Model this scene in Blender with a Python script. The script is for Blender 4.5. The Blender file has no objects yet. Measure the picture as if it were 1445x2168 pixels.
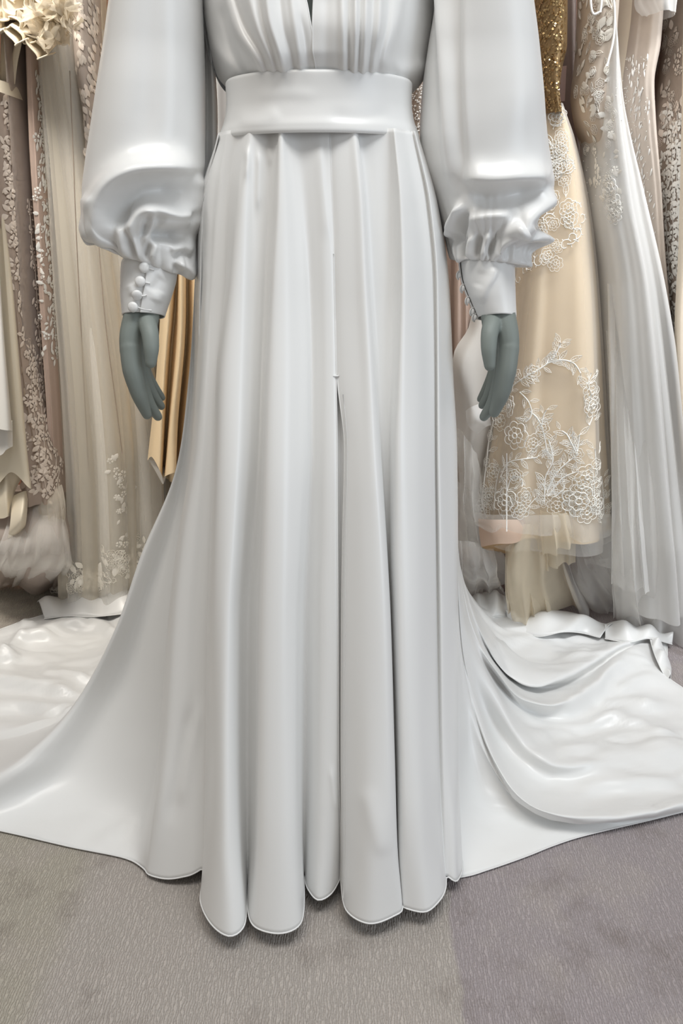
import bpy, bmesh, math, random
import numpy as np
from mathutils import Vector, Matrix
from mathutils.bvhtree import BVHTree

random.seed(7)
rng = np.random.default_rng(7)
scene = bpy.context.scene
COL = scene.collection

# ------------------------------------------------------------------ camera
F = 1566.0                      # focal length in pixels of the 1445 x 2168 frame
CX, CY = 722.5, 1084.0
PITCH = math.radians(22.0)
H = 0.95                        # eye height
cam_d = bpy.data.cameras.new('camera')
cam_d.sensor_fit = 'VERTICAL'
cam_d.sensor_height = 36.0
cam_d.sensor_width = 24.0
cam_d.lens = 36.0 * F / 2168.0
cam_d.clip_start = 0.02
cam = bpy.data.objects.new('camera', cam_d)
cam.location = (0, 0, H)
cam.rotation_euler = (math.pi / 2 - PITCH, 0, 0)
COL.objects.link(cam)
scene.camera = cam

# ------------------------------------------------------------------ world and light
world = bpy.data.worlds.new('shop_ambient')
scene.world = world
world.use_nodes = True
wb = world.node_tree.nodes['Background']
wb.inputs[0].default_value = (1.0, 0.96, 0.91, 1)
wb.inputs[1].default_value = 0.26


def area(name, loc, target, size, size_y, power, color):
    d = bpy.data.lights.new(name, 'AREA')
    d.shape = 'RECTANGLE'
    d.size, d.size_y = size, size_y
    d.energy = power
    d.color = color
    o = bpy.data.objects.new(name, d)
    o.location = loc
    o.rotation_euler = (Vector(target) - Vector(loc)).to_track_quat('-Z', 'Y').to_euler()
    COL.objects.link(o)
    return o


area('ceiling_panel_light', (-0.60, 0.30, 3.40), (-0.40, 0.75, 0.0), 1.2, 0.8, 24, (1.0, 0.955, 0.89))
area('ceiling_panel_light', (0.70, 0.30, 3.40), (0.50, 0.75, 0.0), 1.2, 0.8, 31, (0.94, 0.975, 1.0))
area('shop_window_daylight', (2.3, -0.7, 1.35), (0.2, 1.2, 0.4), 1.6, 1.8, 19, (0.78, 0.89, 1.0))
for sx, tint in ((-1, (1.0, 0.94, 0.85)), (1, (0.97, 0.985, 1.0))):      # added fill to brighten the gowns on the rail, no such source known
    for dx in (0.66, 1.08):
        lamp = area('gown_fill_light', (sx * (dx + 0.14), 0.95, 2.45), (sx * (dx - 0.02), 1.84, 0.97), 0.3, 0.3, 2.1 if dx < 1 else 2.6, tint)
        lamp.data.spread = math.radians(56)

vs = scene.view_settings
vs.view_transform = 'Standard'
vs.look = 'None'
vs.gamma = 1.0
vs.use_curve_mapping = False
vs.exposure = 0.29

# ------------------------------------------------------------------ maths helpers
SP, CP = math.sin(PITCH), math.cos(PITCH)


def at(px, py, Y=None, z=None):
    """a point of the place: on the sight line of a photo pixel, at distance Y or height z"""
    a, b = (px - CX) / F, (CY - py) / F
    dy, dz = CP + b * SP, -SP + b * CP
    t = Y / dy if z is None else (z - H) / dz
    return np.array([a * t, dy * t, H + dz * t])


def proj(P):
    P = np.asarray(P, float)
    y, z = P[..., 1], P[..., 2] - H
    zc = y * CP - z * SP
    v = y * SP + z * CP
    return np.stack([CX + F * P[..., 0] / zc, CY - F * v / zc], -1), zc


def py_of(Y, z):
    zz = z - H
    return CY - F * (Y * SP + zz * CP) / (Y * CP - zz * SP)


def pch(xs, ys, x):
    """monotone cubic interpolation"""
    xs = np.asarray(xs, float); ys = np.asarray(ys, float); x = np.asarray(x, float)
    if len(xs) == 1:
        return np.full_like(x, ys[0])
    h = np.diff(xs); d = np.diff(ys) / h
    m = np.zeros(len(xs)); m[0], m[-1] = d[0], d[-1]
    for i in range(1, len(xs) - 1):
        if d[i - 1] * d[i] > 0:
            w1, w2 = 2 * h[i] + h[i - 1], h[i] + 2 * h[i - 1]
            m[i] = (w1 + w2) / (w1 / d[i - 1] + w2 / d[i])
    xc = np.clip(x, xs[0], xs[-1])
    k = np.clip(np.searchsorted(xs, xc, side='right') - 1, 0, len(xs) - 2)
    t = (xc - xs[k]) / h[k]
    r = ((1 + 2 * t) * (1 - t) ** 2 * ys[k] + t * (1 - t) ** 2 * h[k] * m[k]
         + t * t * (3 - 2 * t) * ys[k + 1] + t * t * (t - 1) * h[k] * m[k + 1])
    return r + np.where(x < xs[0], (x - xs[0]) * d[0], 0) + np.where(x > xs[-1], (x - xs[-1]) * d[-1], 0)


def curve(pts, n, closed=False):
    """smooth centripetal curve through 3-D points, n samples evenly by length"""
    P = np.asarray(pts, float)
    if closed:
        P = np.vstack([P, P[:1]])
    L = np.concatenate([[0], np.cumsum(np.sqrt(np.linalg.norm(np.diff(P, axis=0), axis=1)) + 1e-6)])
    m = np.gradient(P, L, axis=0) if len(P) > 2 else np.repeat((P[1:] - P[:1]) / L[-1], 2, 0)
    if closed:
        mm = (P[1] - P[-2]) / (L[1] + L[-1] - L[-2]); m[0] = mm; m[-1] = mm
    ts = np.linspace(0, L[-1], n * 6)
    k = np.clip(np.searchsorted(L, ts, side='right') - 1, 0, len(L) - 2)
    h = (L[k + 1] - L[k])[:, None]; t = ((ts - L[k])[:, None]) / h
    Q = ((1 + 2 * t) * (1 - t) ** 2 * P[k] + t * (1 - t) ** 2 * h * m[k]
         + t * t * (3 - 2 * t) * P[k + 1] + t * t * (t - 1) * h * m[k + 1])
    s = np.concatenate([[0], np.cumsum(np.linalg.norm(np.diff(Q, axis=0), axis=1))])
    u = np.linspace(0, s[-1], n)
    return np.stack([np.interp(u, s, Q[:, i]) for i in range(3)], -1)


def loft(cols, sub, closed=False):
    """uniform Catmull-Rom across columns: cols (n, rows, 3) -> (n*sub, rows, 3)"""
    C = np.asarray(cols)
    n = len(C)
    out = []
    segs = n if closed else n - 1
    for i in range(segs):
        g = (lambda j: C[j % n]) if closed else (lambda j: C[min(max(j, 0), n - 1)])
        p0, p1, p2, p3 = g(i - 1), g(i), g(i + 1), g(i + 2)
        k = sub[i] if hasattr(sub, '__len__') else sub
        for j in range(k):
            t = j / k
            out.append(0.5 * (2 * p1 + (p2 - p0) * t + (2 * p0 - 5 * p1 + 4 * p2 - p3) * t * t
                              + (3 * p1 - p0 - 3 * p2 + p3) * t ** 3))
    if not closed:
        out.append(C[-1])
    return np.array(out)


def vnoise(P, scale, seed=0, octaves=2):
    """cheap smooth value noise on (N,3) points, about -1..1"""
    P = np.asarray(P, float) * scale + seed * 17.31
    tot = np.zeros(P.shape[:-1]); amp = 1.0; nrm = 0
    for o in range(octaves):
        i = np.floor(P).astype(np.int64); f = P - i; f = f * f * (3 - 2 * f)
        def hsh(a, b, c):
            n = (a * 73856093) ^ (b * 19349663) ^ (c * 83492791) ^ (seed * 2654435 + o * 7919)
            n = (n ^ (n >> 13)) * 1274126177
            return ((n ^ (n >> 16)) & 0xFFFF) / 32767.5 - 1
        v = 0
        for dx in (0, 1):
            for dy in (0, 1):
                for dz in (0, 1):
                    w = (np.where(dx, f[..., 0], 1 - f[..., 0]) * np.where(dy, f[..., 1], 1 - f[..., 1])
                         * np.where(dz, f[..., 2], 1 - f[..., 2]))
                    v = v + w * hsh(i[..., 0] + dx, i[..., 1] + dy, i[..., 2] + dz)
        tot += amp * v; nrm += amp; amp *= 0.5; P = P * 2.03
    return tot / nrm


# ------------------------------------------------------------------ materials
MATS = {}


def mat(name, color, rough=0.5, spec=0.5, sheen=0.0, metallic=0.0, weave=0.0, weave_scale=1400.0,
        mottle=0.0, mottle_scale=6.0, alpha=1.0, transluc=0.0, coat=0.0, alpha_edge=None):
    if name in MATS:
        return MATS[name]
    m = bpy.data.materials.new(name)
    m.use_nodes = True
    nt = m.node_tree
    b = nt.nodes['Principled BSDF']
    out = nt.nodes['Material Output']
    b.inputs['Base Color'].default_value = (*color, 1)
    b.inputs['Roughness'].default_value = rough
    b.inputs['Specular IOR Level'].default_value = spec
    b.inputs['Metallic'].default_value = metallic
    b.inputs['Sheen Weight'].default_value = sheen
    b.inputs['Sheen Roughness'].default_value = 0.4
    b.inputs['Coat Weight'].default_value = coat
    b.inputs['Coat Roughness'].default_value = 0.25
    tc = nt.nodes.new('ShaderNodeTexCoord')
    if mottle > 0:
        n = nt.nodes.new('ShaderNodeTexNoise')
        n.inputs['Scale'].default_value = mottle_scale
        n.inputs['Detail'].default_value = 4
        nt.links.new(tc.outputs['Object'], n.inputs['Vector'])
        mx = nt.nodes.new('ShaderNodeMix'); mx.data_type = 'RGBA'
        mx.inputs[6].default_value = (*[c * (1 - mottle) for c in color], 1)
        mx.inputs[7].default_value = (*[min(1, c * (1 + mottle)) for c in color], 1)
        nt.links.new(n.outputs['Fac'], mx.inputs[0])
        nt.links.new(mx.outputs[2], b.inputs['Base Color'])
    if weave > 0:
        n = nt.nodes.new('ShaderNodeTexNoise')
        n.inputs['Scale'].default_value = weave_scale
        n.inputs['Detail'].default_value = 1
        nt.links.new(tc.outputs['Object'], n.inputs['Vector'])
        bp = nt.nodes.new('ShaderNodeBump')
        bp.inputs['Strength'].default_value = weave
        bp.inputs['Distance'].default_value = 0.0006
        nt.links.new(n.outputs['Fac'], bp.inputs['Height'])
        nt.links.new(bp.outputs['Normal'], b.inputs['Normal'])
    shader = b.outputs[0]
    if transluc > 0:
        tr = nt.nodes.new('ShaderNodeBsdfTranslucent')
        tr.inputs[0].default_value = (*color, 1)
        ms = nt.nodes.new('ShaderNodeMixShader')
        ms.inputs[0].default_value = transluc
        nt.links.new(shader, ms.inputs[1]); nt.links.new(tr.outputs[0], ms.inputs[2])
        shader = ms.outputs[0]
    if alpha < 1:
        tp = nt.nodes.new('ShaderNodeBsdfTransparent')
        ms = nt.nodes.new('ShaderNodeMixShader')
        ms.inputs[0].default_value = alpha
        if alpha_edge is not None:          # threads close up where the net is seen edge-on
            lw = nt.nodes.new('ShaderNodeLayerWeight'); lw.inputs[0].default_value = 0.35
            mr = nt.nodes.new('ShaderNodeMapRange')
            mr.inputs[3].default_value = alpha; mr.inputs[4].default_value = alpha_edge
            nt.links.new(lw.outputs['Facing'], mr.inputs[0])
            nt.links.new(mr.outputs[0], ms.inputs[0])
        nt.links.new(tp.outputs[0], ms.inputs[1]); nt.links.new(shader, ms.inputs[2])
        shader = ms.outputs[0]
    nt.links.new(shader, out.inputs[0])
    MATS[name] = m
    return m


# ------------------------------------------------------------------ object helpers
def empty(name, loc, label, cat, group=None):
    o = bpy.data.objects.new(name, None)
    o.location = tuple(float(v) for v in loc)
    o.empty_display_size = 0.05
    COL.objects.link(o)
    o['label'] = label; o['category'] = cat
    if group: o['group'] = group
    return o


def mk(name, V, Fc, m, parent=None, smooth=True, label=None):
    """one mesh object; V are world points, kept in place under its parent"""
    V = np.asarray(V, float).reshape(-1, 3)
    me = bpy.data.meshes.new(name)
    origin = np.zeros(3)
    p = parent
    while p is not None:
        origin = origin + np.array(p.location); p = p.parent
    me.from_pydata((V - origin).tolist(), [], [tuple(int(i) for i in f) for f in Fc])
    if smooth:
        me.polygons.foreach_set('use_smooth', np.ones(len(me.polygons), bool))
    me.materials.append(m)
    me.update()
    o = bpy.data.objects.new(name, me)
    COL.objects.link(o)
    if parent is not None: o.parent = parent
    if label: o['label'] = label
    return o


def tag(o, label, cat, group=None):
    o['label'] = label; o['category'] = cat
    if group: o['group'] = group
    return o


def grid_faces(nu, nv, cu=False, cv=False):
    iu = np.arange(nu if cu else nu - 1); iv = np.arange(nv if cv else nv - 1)
    a, b = np.meshgrid(iu, iv, indexing='ij')
    a2, b2 = (a + 1) % nu, (b + 1) % nv
    return np.stack([a * nv + b, a2 * nv + b, a2 * nv + b2, a * nv + b2], -1).reshape(-1, 4)


def solid(o, th, off=-1.0):
    md = o.modifiers.new('thickness', 'SOLIDIFY')
    md.thickness = th; md.offset = off
    return o


def tube_mesh(P, r, n=6, caps=True):
    """tube along polyline P, radius r (scalar or per point)"""
    P = np.asarray(P, float); m = len(P)
    r = np.broadcast_to(np.asarray(r, float), (m,))
    T = np.gradient(P, axis=0); T /= np.linalg.norm(T, axis=1)[:, None] + 1e-12
    ref = np.array([0, 0, 1.0]) if abs(T[0, 2]) < 0.9 else np.array([1.0, 0, 0])
    A = np.zeros_like(P)
    a = np.cross(T[0], ref); a /= np.linalg.norm(a)
    for i in range(m):
        a = a - T[i] * a.dot(T[i]); a /= np.linalg.norm(a) + 1e-12
        A[i] = a
    B = np.cross(T, A)
    ph = np.arange(n) * 2 * math.pi / n
    V = P[:, None] + r[:, None, None] * (np.cos(ph)[None, :, None] * A[:, None] + np.sin(ph)[None, :, None] * B[:, None])
    Fc = [list(f) for f in grid_faces(m, n, False, True)]
    V = V.reshape(-1, 3)
    if caps:
        Fc.append(list(range(n))[::-1]); Fc.append(list(range((m - 1) * n, m * n)))
    return V, Fc


def join(parts):
    Vs, Fs, o = [], [], 0
    for V, Fc in parts:
        Vs.append(np.asarray(V).reshape(-1, 3)); Fs += [[int(i) + o for i in f] for f in Fc]; o += len(Vs[-1])
    return np.vstack(Vs), Fs


def grid_normals(G, closed_u=False):
    du = np.gradient(G, axis=0); dv = np.gradient(G, axis=1)
    if closed_u:
        du = (np.roll(G, -1, 0) - np.roll(G, 1, 0)) / 2
    N = np.cross(du, dv)
    return N / (np.linalg.norm(N, axis=-1, keepdims=True) + 1e-12)


def seg_dist(Q, poly):
    """signed pixel distance to polyline (positive on the right-hand side in image axes) and position 0..1"""
    poly = np.asarray(poly, float)
    best = np.full(Q.shape[:-1], 1e9); sd = np.zeros_like(best); tt = np.zeros_like(best)
    L = np.concatenate([[0], np.cumsum(np.linalg.norm(np.diff(poly, axis=0), axis=1))])
    for i in range(len(poly) - 1):
        a, b = poly[i], poly[i + 1]; ab = b - a; l2 = ab.dot(ab)
        t = np.clip(((Q - a) @ ab) / l2, 0, 1)
        d = Q - (a + t[..., None] * ab)
        dist = np.linalg.norm(d, axis=-1)
        s = np.sign(ab[0] * d[..., 1] - ab[1] * d[..., 0]); s[s == 0] = 1
        k = dist < best
        best = np.where(k, dist, best); sd = np.where(k, dist * s, sd)
        tt = np.where(k, (L[i] + t * math.sqrt(l2)) / L[-1], tt)
    return sd, tt


def smooth_poly(poly, n=24):
    P = np.array([[p[0], p[1], 0] for p in poly], float)
    return curve(P, n)[:, :2]


def relax(G, it, closed_u=False, w=0.5):
    """smooth a cloth grid, keeping its first and last rows"""
    for _ in range(it):
        A = G.copy()
        u1 = np.roll(G, -1, 0); u0 = np.roll(G, 1, 0)
        if not closed_u:
            u1[-1] = G[-1]; u0[0] = G[0]
        A[:, 1:-1] = (1 - w) * G[:, 1:-1] + w * 0.25 * (u1[:, 1:-1] + u0[:, 1:-1] + G[:, 2:] + G[:, :-2])
        G = A
    return G


def strokes(G, lst, closed_u=False, direction=None, gate=True):
    """sculpt cloth folds: each stroke is (polyline, width+, width-, height in m) drawn on the front of the cloth"""
    N = grid_normals(relax(G, 12, closed_u), closed_u)
    view = G - np.array([0, 0, H]); view /= np.linalg.norm(view, axis=-1, keepdims=True)
    facing = -(N * view).sum(-1)
    if closed_u:
        sg = np.sign((N * (G - G.mean(axis=0, keepdims=True))).sum(-1).mean())
        N = N * sg; facing = facing * sg
    elif np.median(facing) < 0:
        N = -N; facing = -facing
    Q, _ = proj(G)
    tot = np.zeros(G.shape[:2])
    for poly, w1, w2, amp in lst:
        sp = smooth_poly(poly) if len(poly) > 2 else np.asarray(poly, float)
        sd, tt = seg_dist(Q, sp)
        g = np.exp(-(sd / np.where(sd > 0, w1, w2)) ** 2)
        e = np.clip(np.minimum(tt, 1 - tt) / 0.22, 0, 1)
        tot += amp * g * (0.1 + 0.9 * e * e * (3 - 2 * e))
    if closed_u and gate:
        tot *= np.clip(facing / 0.25 + 0.2, 0, 1)
    D = N if direction is None else np.array(direction, float)
    return G + tot[..., None] * D


def sight(px, py):
    d = at(px, py, 1.0) - np.array([0, 0, H])
    return Vector(d / np.linalg.norm(d))


def bvh_of(V, Fc):
    return BVHTree.FromPolygons([tuple(v) for v in np.asarray(V).reshape(-1, 3)], [tuple(int(i) for i in f) for f in Fc])


def hit(bvh, px, py):
    """where the sight line of a pixel first meets a surface, and its normal turned to the viewer"""
    d = sight(px, py)
    loc, nor, i, dist = bvh.ray_cast(Vector((0, 0, H)), d)
    if loc is None: return None, None
    if nor.dot(d) > 0: nor = -nor
    return np.array(loc), np.array(nor)
# ------------------------------------------------------------------ setting
def carpet_material():
    m = bpy.data.materials.new('carpet'); m.use_nodes = True
    nt = m.node_tree; b = nt.nodes['Principled BSDF']
    b.inputs['Roughness'].default_value = 0.95; b.inputs['Specular IOR Level'].default_value = 0.1
    N, L = nt.nodes.new, nt.links.new
    tc = N('ShaderNodeTexCoord'); sep = N('ShaderNodeSeparateXYZ'); L(tc.outputs['Object'], sep.inputs[0])
    # three woven strips of slightly different dye
    def step(x0, soft):
        mr = N('ShaderNodeMapRange'); mr.interpolation_type = 'SMOOTHSTEP'
        mr.inputs[1].default_value = x0 - soft; mr.inputs[2].default_value = x0 + soft
        nz = N('ShaderNodeTexNoise'); nz.inputs['Scale'].default_value = 16; nz.inputs['Detail'].default_value = 3
        L(tc.outputs['Object'], nz.inputs['Vector'])
        ma = N('ShaderNodeMath'); ma.operation = 'MULTIPLY_ADD'
        L(nz.outputs['Fac'], ma.inputs[0]); ma.inputs[1].default_value = 0.03; ma.inputs[2].default_value = -0.015
        ad = N('ShaderNodeMath'); L(sep.outputs['X'], ad.inputs[0]); L(ma.outputs[0], ad.inputs[1])
        L(ad.outputs[0], mr.inputs[0]); return mr.outputs[0]
    def mix(a, bb, fac, mode='MIX'):
        mx = N('ShaderNodeMix'); mx.data_type = 'RGBA'; mx.blend_type = mode
        for v, i in ((fac, 0), (a, 6), (bb, 7)):
            if isinstance(v, (tuple, float, int)):
                mx.inputs[i].default_value = v if not isinstance(v, tuple) else (*v, 1)
            else:
                L(v, mx.inputs[i])
        return mx.outputs[2]
    c = mix((0.43, 0.395, 0.335), (0.45, 0.41, 0.375), step(-0.40, 0.03))
    c = mix(c, (0.375, 0.333, 0.337), step(0.158, 0.004))
    # worn patches
    n1 = N('ShaderNodeTexNoise'); n1.inputs['Scale'].default_value = 6.5; n1.inputs['Detail'].default_value = 6; n1.inputs['Roughness'].default_value = 0.65
    L(tc.outputs['Object'], n1.inputs['Vector'])
    r1 = N('ShaderNodeMapRange'); r1.inputs[1].default_value = 0.52; r1.inputs[2].default_value = 0.72; r1.inputs[4].default_value = 0.75
    L(n1.outputs['Fac'], r1.inputs[0])
    c = mix(c, (0.21, 0.175, 0.155), r1.outputs[0])
    n3 = N('ShaderNodeTexNoise'); n3.inputs['Scale'].default_value = 9.0; n3.inputs['Detail'].default_value = 5
    L(tc.outputs['Object'], n3.inputs['Vector'])
    r3 = N('ShaderNodeMapRange'); r3.inputs[1].default_value = 0.5; r3.inputs[2].default_value = 0.75; r3.inputs[4].default_value = 0.6
    L(n3.outputs['Fac'], r3.inputs[0])
    c = mix(c, (0.47, 0.42, 0.385), r3.outputs[0])
    # wavy cords of the weave
    mp = N('ShaderNodeMapping'); mp.inputs['Scale'].default_value = (1, 0.35, 1); L(tc.outputs['Object'], mp.inputs[0])
    wv = N('ShaderNodeTexWave'); wv.bands_direction = 'X'; wv.inputs['Scale'].default_value = 84
    wv.inputs['Distortion'].default_value = 9.0; wv.inputs['Detail'].default_value = 2.5; wv.inputs['Detail Scale'].default_value = 2.2
    L(mp.outputs[0], wv.inputs['Vector'])
    wr = N('ShaderNodeMapRange'); wr.inputs[3].default_value = 0.86; wr.inputs[4].default_value = 1.07
    L(wv.outputs['Fac'], wr.inputs[0])
    c = mix(c, wr.outputs[0], 1.0, 'MULTIPLY')
    n2 = N('ShaderNodeTexNoise'); n2.inputs['Scale'].default_value = 420; n2.inputs['Detail'].default_value = 2
    L(tc.outputs['Object'], n2.inputs['Vector'])
    nr = N('ShaderNodeMapRange'); nr.inputs[3].default_value = 0.72; nr.inputs[4].default_value = 1.28
    L(n2.outputs['Fac'], nr.inputs[0])
    c = mix(c, nr.outputs[0], 1.0, 'MULTIPLY')
    L(c, b.inputs['Base Color'])
    ad = N('ShaderNodeMath'); ad.operation = 'MULTIPLY_ADD'; L(n2.outputs['Fac'], ad.inputs[0]); ad.inputs[1].default_value = 0.8
    L(wv.outputs['Fac'], ad.inputs[2])
    ad2 = N('ShaderNodeMath'); ad2.operation = 'MULTIPLY_ADD'; L(n1.outputs['Fac'], ad2.inputs[0]); ad2.inputs[1].default_value = 2.0
    L(ad.outputs[0], ad2.inputs[2])
    bp = N('ShaderNodeBump'); bp.inputs['Strength'].default_value = 0.55; bp.inputs['Distance'].default_value = 0.003
    L(ad2.outputs[0], bp.inputs['Height']); L(bp.outputs[0], b.inputs['Normal'])
    return m


fl = mk('floor', [(-2.6, -2.4, 0), (2.6, -2.4, 0), (2.6, 2.35, 0), (-2.6, 2.35, 0)], [(0, 1, 2, 3)], carpet_material(), smooth=False)
fl['kind'] = 'structure'; fl['label'] = 'grey taupe woven carpet laid in strips'
wall_m = mat('wall_paint', (0.20, 0.095, 0.06), 0.85, 0.2, mottle=0.12, mottle_scale=3)
wl = mk('wall_back', [(-2.6, 2.35, 0), (2.6, 2.35, 0), (2.6, 2.35, 2.7), (-2.6, 2.35, 2.7)], [(0, 1, 2, 3)], wall_m, smooth=False)
wl['kind'] = 'structure'; wl['label'] = 'dark reddish brown wall behind the hanging gowns'
bb = []
for z0, z1, d in ((0, 0.085, 0.016), (0.085, 0.10, 0.010)):
    V = [(-2.6, 2.35 - d, z0), (2.6, 2.35 - d, z0), (2.6, 2.35, z0), (-2.6, 2.35, z0),
         (-2.6, 2.35 - d, z1), (2.6, 2.35 - d, z1), (2.6, 2.35, z1), (-2.6, 2.35, z1)]
    bb.append((V, [(0, 1, 5, 4), (1, 2, 6, 5), (2, 3, 7, 6), (3, 0, 4, 7), (4, 5, 6, 7), (3, 2, 1, 0)]))
o = mk('baseboard_back', *join(bb), mat('board_paint', (0.28, 0.22, 0.18), 0.6), smooth=False)
o['kind'] = 'structure'; o['label'] = 'brown painted skirting board along the back wall'

# ------------------------------------------------------------------ mannequin
grey = mat('mannequin_grey', (0.215, 0.243, 0.226), 0.5, 0.35, mottle=0.06, mottle_scale=25)
AX = at(676, 283, 1.215)[0]                      # the figure's axis
man = empty('mannequin', (AX, 1.2, 0), 'matte grey mannequin with bare hands wearing the white satin wedding dress', 'mannequin')


def ring_loft(rows, n=48, cx=None):
    """closed body rings from (z, half width, half depth, y centre)"""
    cx = AX if cx is None else cx
    R = np.array(rows, float)
    t = np.linspace(0, 1, len(R)); tt = np.linspace(0, 1, len(R) * 6)
    q = [pch(t, R[:, i], tt) for i in range(4)]
    ph = np.linspace(0, 2 * math.pi, n, endpoint=False)
    G = np.stack([cx + q[1][None] * np.cos(ph)[:, None], q[3][None] - q[2][None] * np.sin(ph)[:, None],
                  np.repeat(q[0][None], n, 0)], -1)
    return G


def mk_ring(name, G, m, parent, caps=True):
    nu, nv = G.shape[:2]
    Fc = [list(f) for f in grid_faces(nu, nv, True, False)]
    if caps:
        Fc.append([i * nv for i in range(nu)]); Fc.append([i * nv + nv - 1 for i in range(nu)][::-1])
    return mk(name, G, Fc, m, parent)


mk_ring('torso', ring_loft([(0.80, 0.12, 0.085, 1.215), (0.88, 0.158, 0.105, 1.215), (0.96, 0.145, 0.098, 1.215), (1.075, 0.110, 0.078, 1.215),
                            (1.18, 0.105, 0.075, 1.215), (1.27, 0.112, 0.085, 1.215), (1.36, 0.125, 0.075, 1.225), (1.43, 0.125, 0.055, 1.23),
                            (1.47, 0.06, 0.055, 1.23), (1.55, 0.05, 0.05, 1.225)]), grey, man)
mk_ring('stand_pole', ring_loft([(0.018, 0.014, 0.014, 1.215), (0.9, 0.014, 0.014, 1.215)], 16), mat('pole_metal', (0.55, 0.56, 0.57), 0.3, metallic=0.9), man)
mk_ring('base_plate', ring_loft([(0.0, 0.20, 0.20, 1.05), (0.006, 0.205, 0.205, 1.05), (0.011, 0.203, 0.203, 1.05), (0.013, 0.195, 0.195, 1.05)], 64),
        mat('base_grey', (0.34, 0.37, 0.385), 0.45), man)


def capsule_chain(P, r, n=14):
    """closed smooth limb through points P with radii r, rounded ends"""
    P = np.asarray(P, float); r = np.asarray(r, float)
    C = curve(P, 26)
    L0 = np.concatenate([[0], np.cumsum(np.linalg.norm(np.diff(P, axis=0), axis=1))])
    L1 = np.concatenate([[0], np.cumsum(np.linalg.norm(np.diff(C, axis=0), axis=1))])
    R = np.interp(L1 / L1[-1], L0 / L0[-1], r)
    def end(c, t, r0):
        a = np.array([0.0, 0.3, 0.55, 0.75, 0.9, 0.985]) * math.pi / 2
        return [c + t * r0 * math.sin(x) for x in a[1:]], [max(r0 * math.cos(x), 1e-4) for x in a[1:]]
    t0 = C[0] - C[1]; t0 /= np.linalg.norm(t0); t1 = C[-1] - C[-2]; t1 /= np.linalg.norm(t1)
    a, ra = end(C[0], t0, R[0]); b2, rb = end(C[-1], t1, R[-1])
    return tube_mesh(np.vstack([a[::-1], C, b2]), np.concatenate([ra[::-1], R, rb]), n)


def remeshed(name, parts, m, parent, voxel=0.0016, smooth_it=8, label=None):
    V, Fc = join(parts)
    tmp = mk('tmp', V, Fc, m)
    r = tmp.modifiers.new('r', 'REMESH'); r.mode = 'VOXEL'; r.voxel_size = voxel
    s = tmp.modifiers.new('s', 'SMOOTH'); s.factor = 0.5; s.iterations = smooth_it
    me = bpy.data.meshes.new_from_object(tmp.evaluated_get(bpy.context.evaluated_depsgraph_get()))
    n = len(me.vertices); co = np.zeros(n * 3); me.vertices.foreach_get('co', co)
    Fs = [list(p.vertices) for p in me.polygons]
    bpy.data.objects.remove(tmp)
    bpy.data.meshes.remove(me)
    return mk(name, co.reshape(-1, 3), Fs, m, parent, label=label)


def hand(spec, label):
    parts = []
    for pts, rad in spec:
        W = [at(*p) for p in pts]
        parts.append(capsule_chain(W, [r * 0.00076 for r in rad]))
    return remeshed('hand', parts, grey, man, label=label)


hand([
    ([(318, 470, 1.20), (308, 600, 1.165), (303, 660, 1.145), (300, 690, 1.135)], [40, 34, 30, 28]),       # forearm and wrist
    ([(311, 620, 1.145), (312, 655, 1.135), (313, 685, 1.125)], [28, 25, 20]),
    ([(289, 665, 1.13), (276, 710, 1.115), (275, 745, 1.108)], [24, 21, 20]),          # palm, four rays
    ([(296, 665, 1.145), (284, 710, 1.132), (282, 750, 1.126)], [25, 22, 20]),
    ([(303, 665, 1.155), (290, 710, 1.15), (288, 750, 1.146)], [24, 21, 19]),
    ([(308, 665, 1.16), (296, 708, 1.166), (293, 745, 1.164)], [22, 19, 17]),
    ([(275, 735, 1.108), (281, 785, 1.10), (296, 838, 1.10), (311, 878, 1.105)], [20, 20, 16.5, 10]),       # index
    ([(282, 745, 1.126), (296, 805, 1.12), (314, 852, 1.122), (334, 882, 1.128)], [18, 16, 13, 9.5]),   # middle
    ([(289, 745, 1.146), (305, 798, 1.14), (323, 835, 1.143), (341, 860, 1.148)], [16, 14, 11.5, 8.5]),   # ring
    ([(294, 740, 1.164), (308, 786, 1.16), (324, 815, 1.162), (343, 842, 1.166)], [15, 12, 10, 7.5]),     # little finger
    ([(308, 675, 1.125), (317, 705, 1.10), (320, 738, 1.088), (319, 768, 1.084)], [19, 17, 15, 11]),        # thumb
], 'grey hand with slightly curled fingers on the left side')
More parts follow.
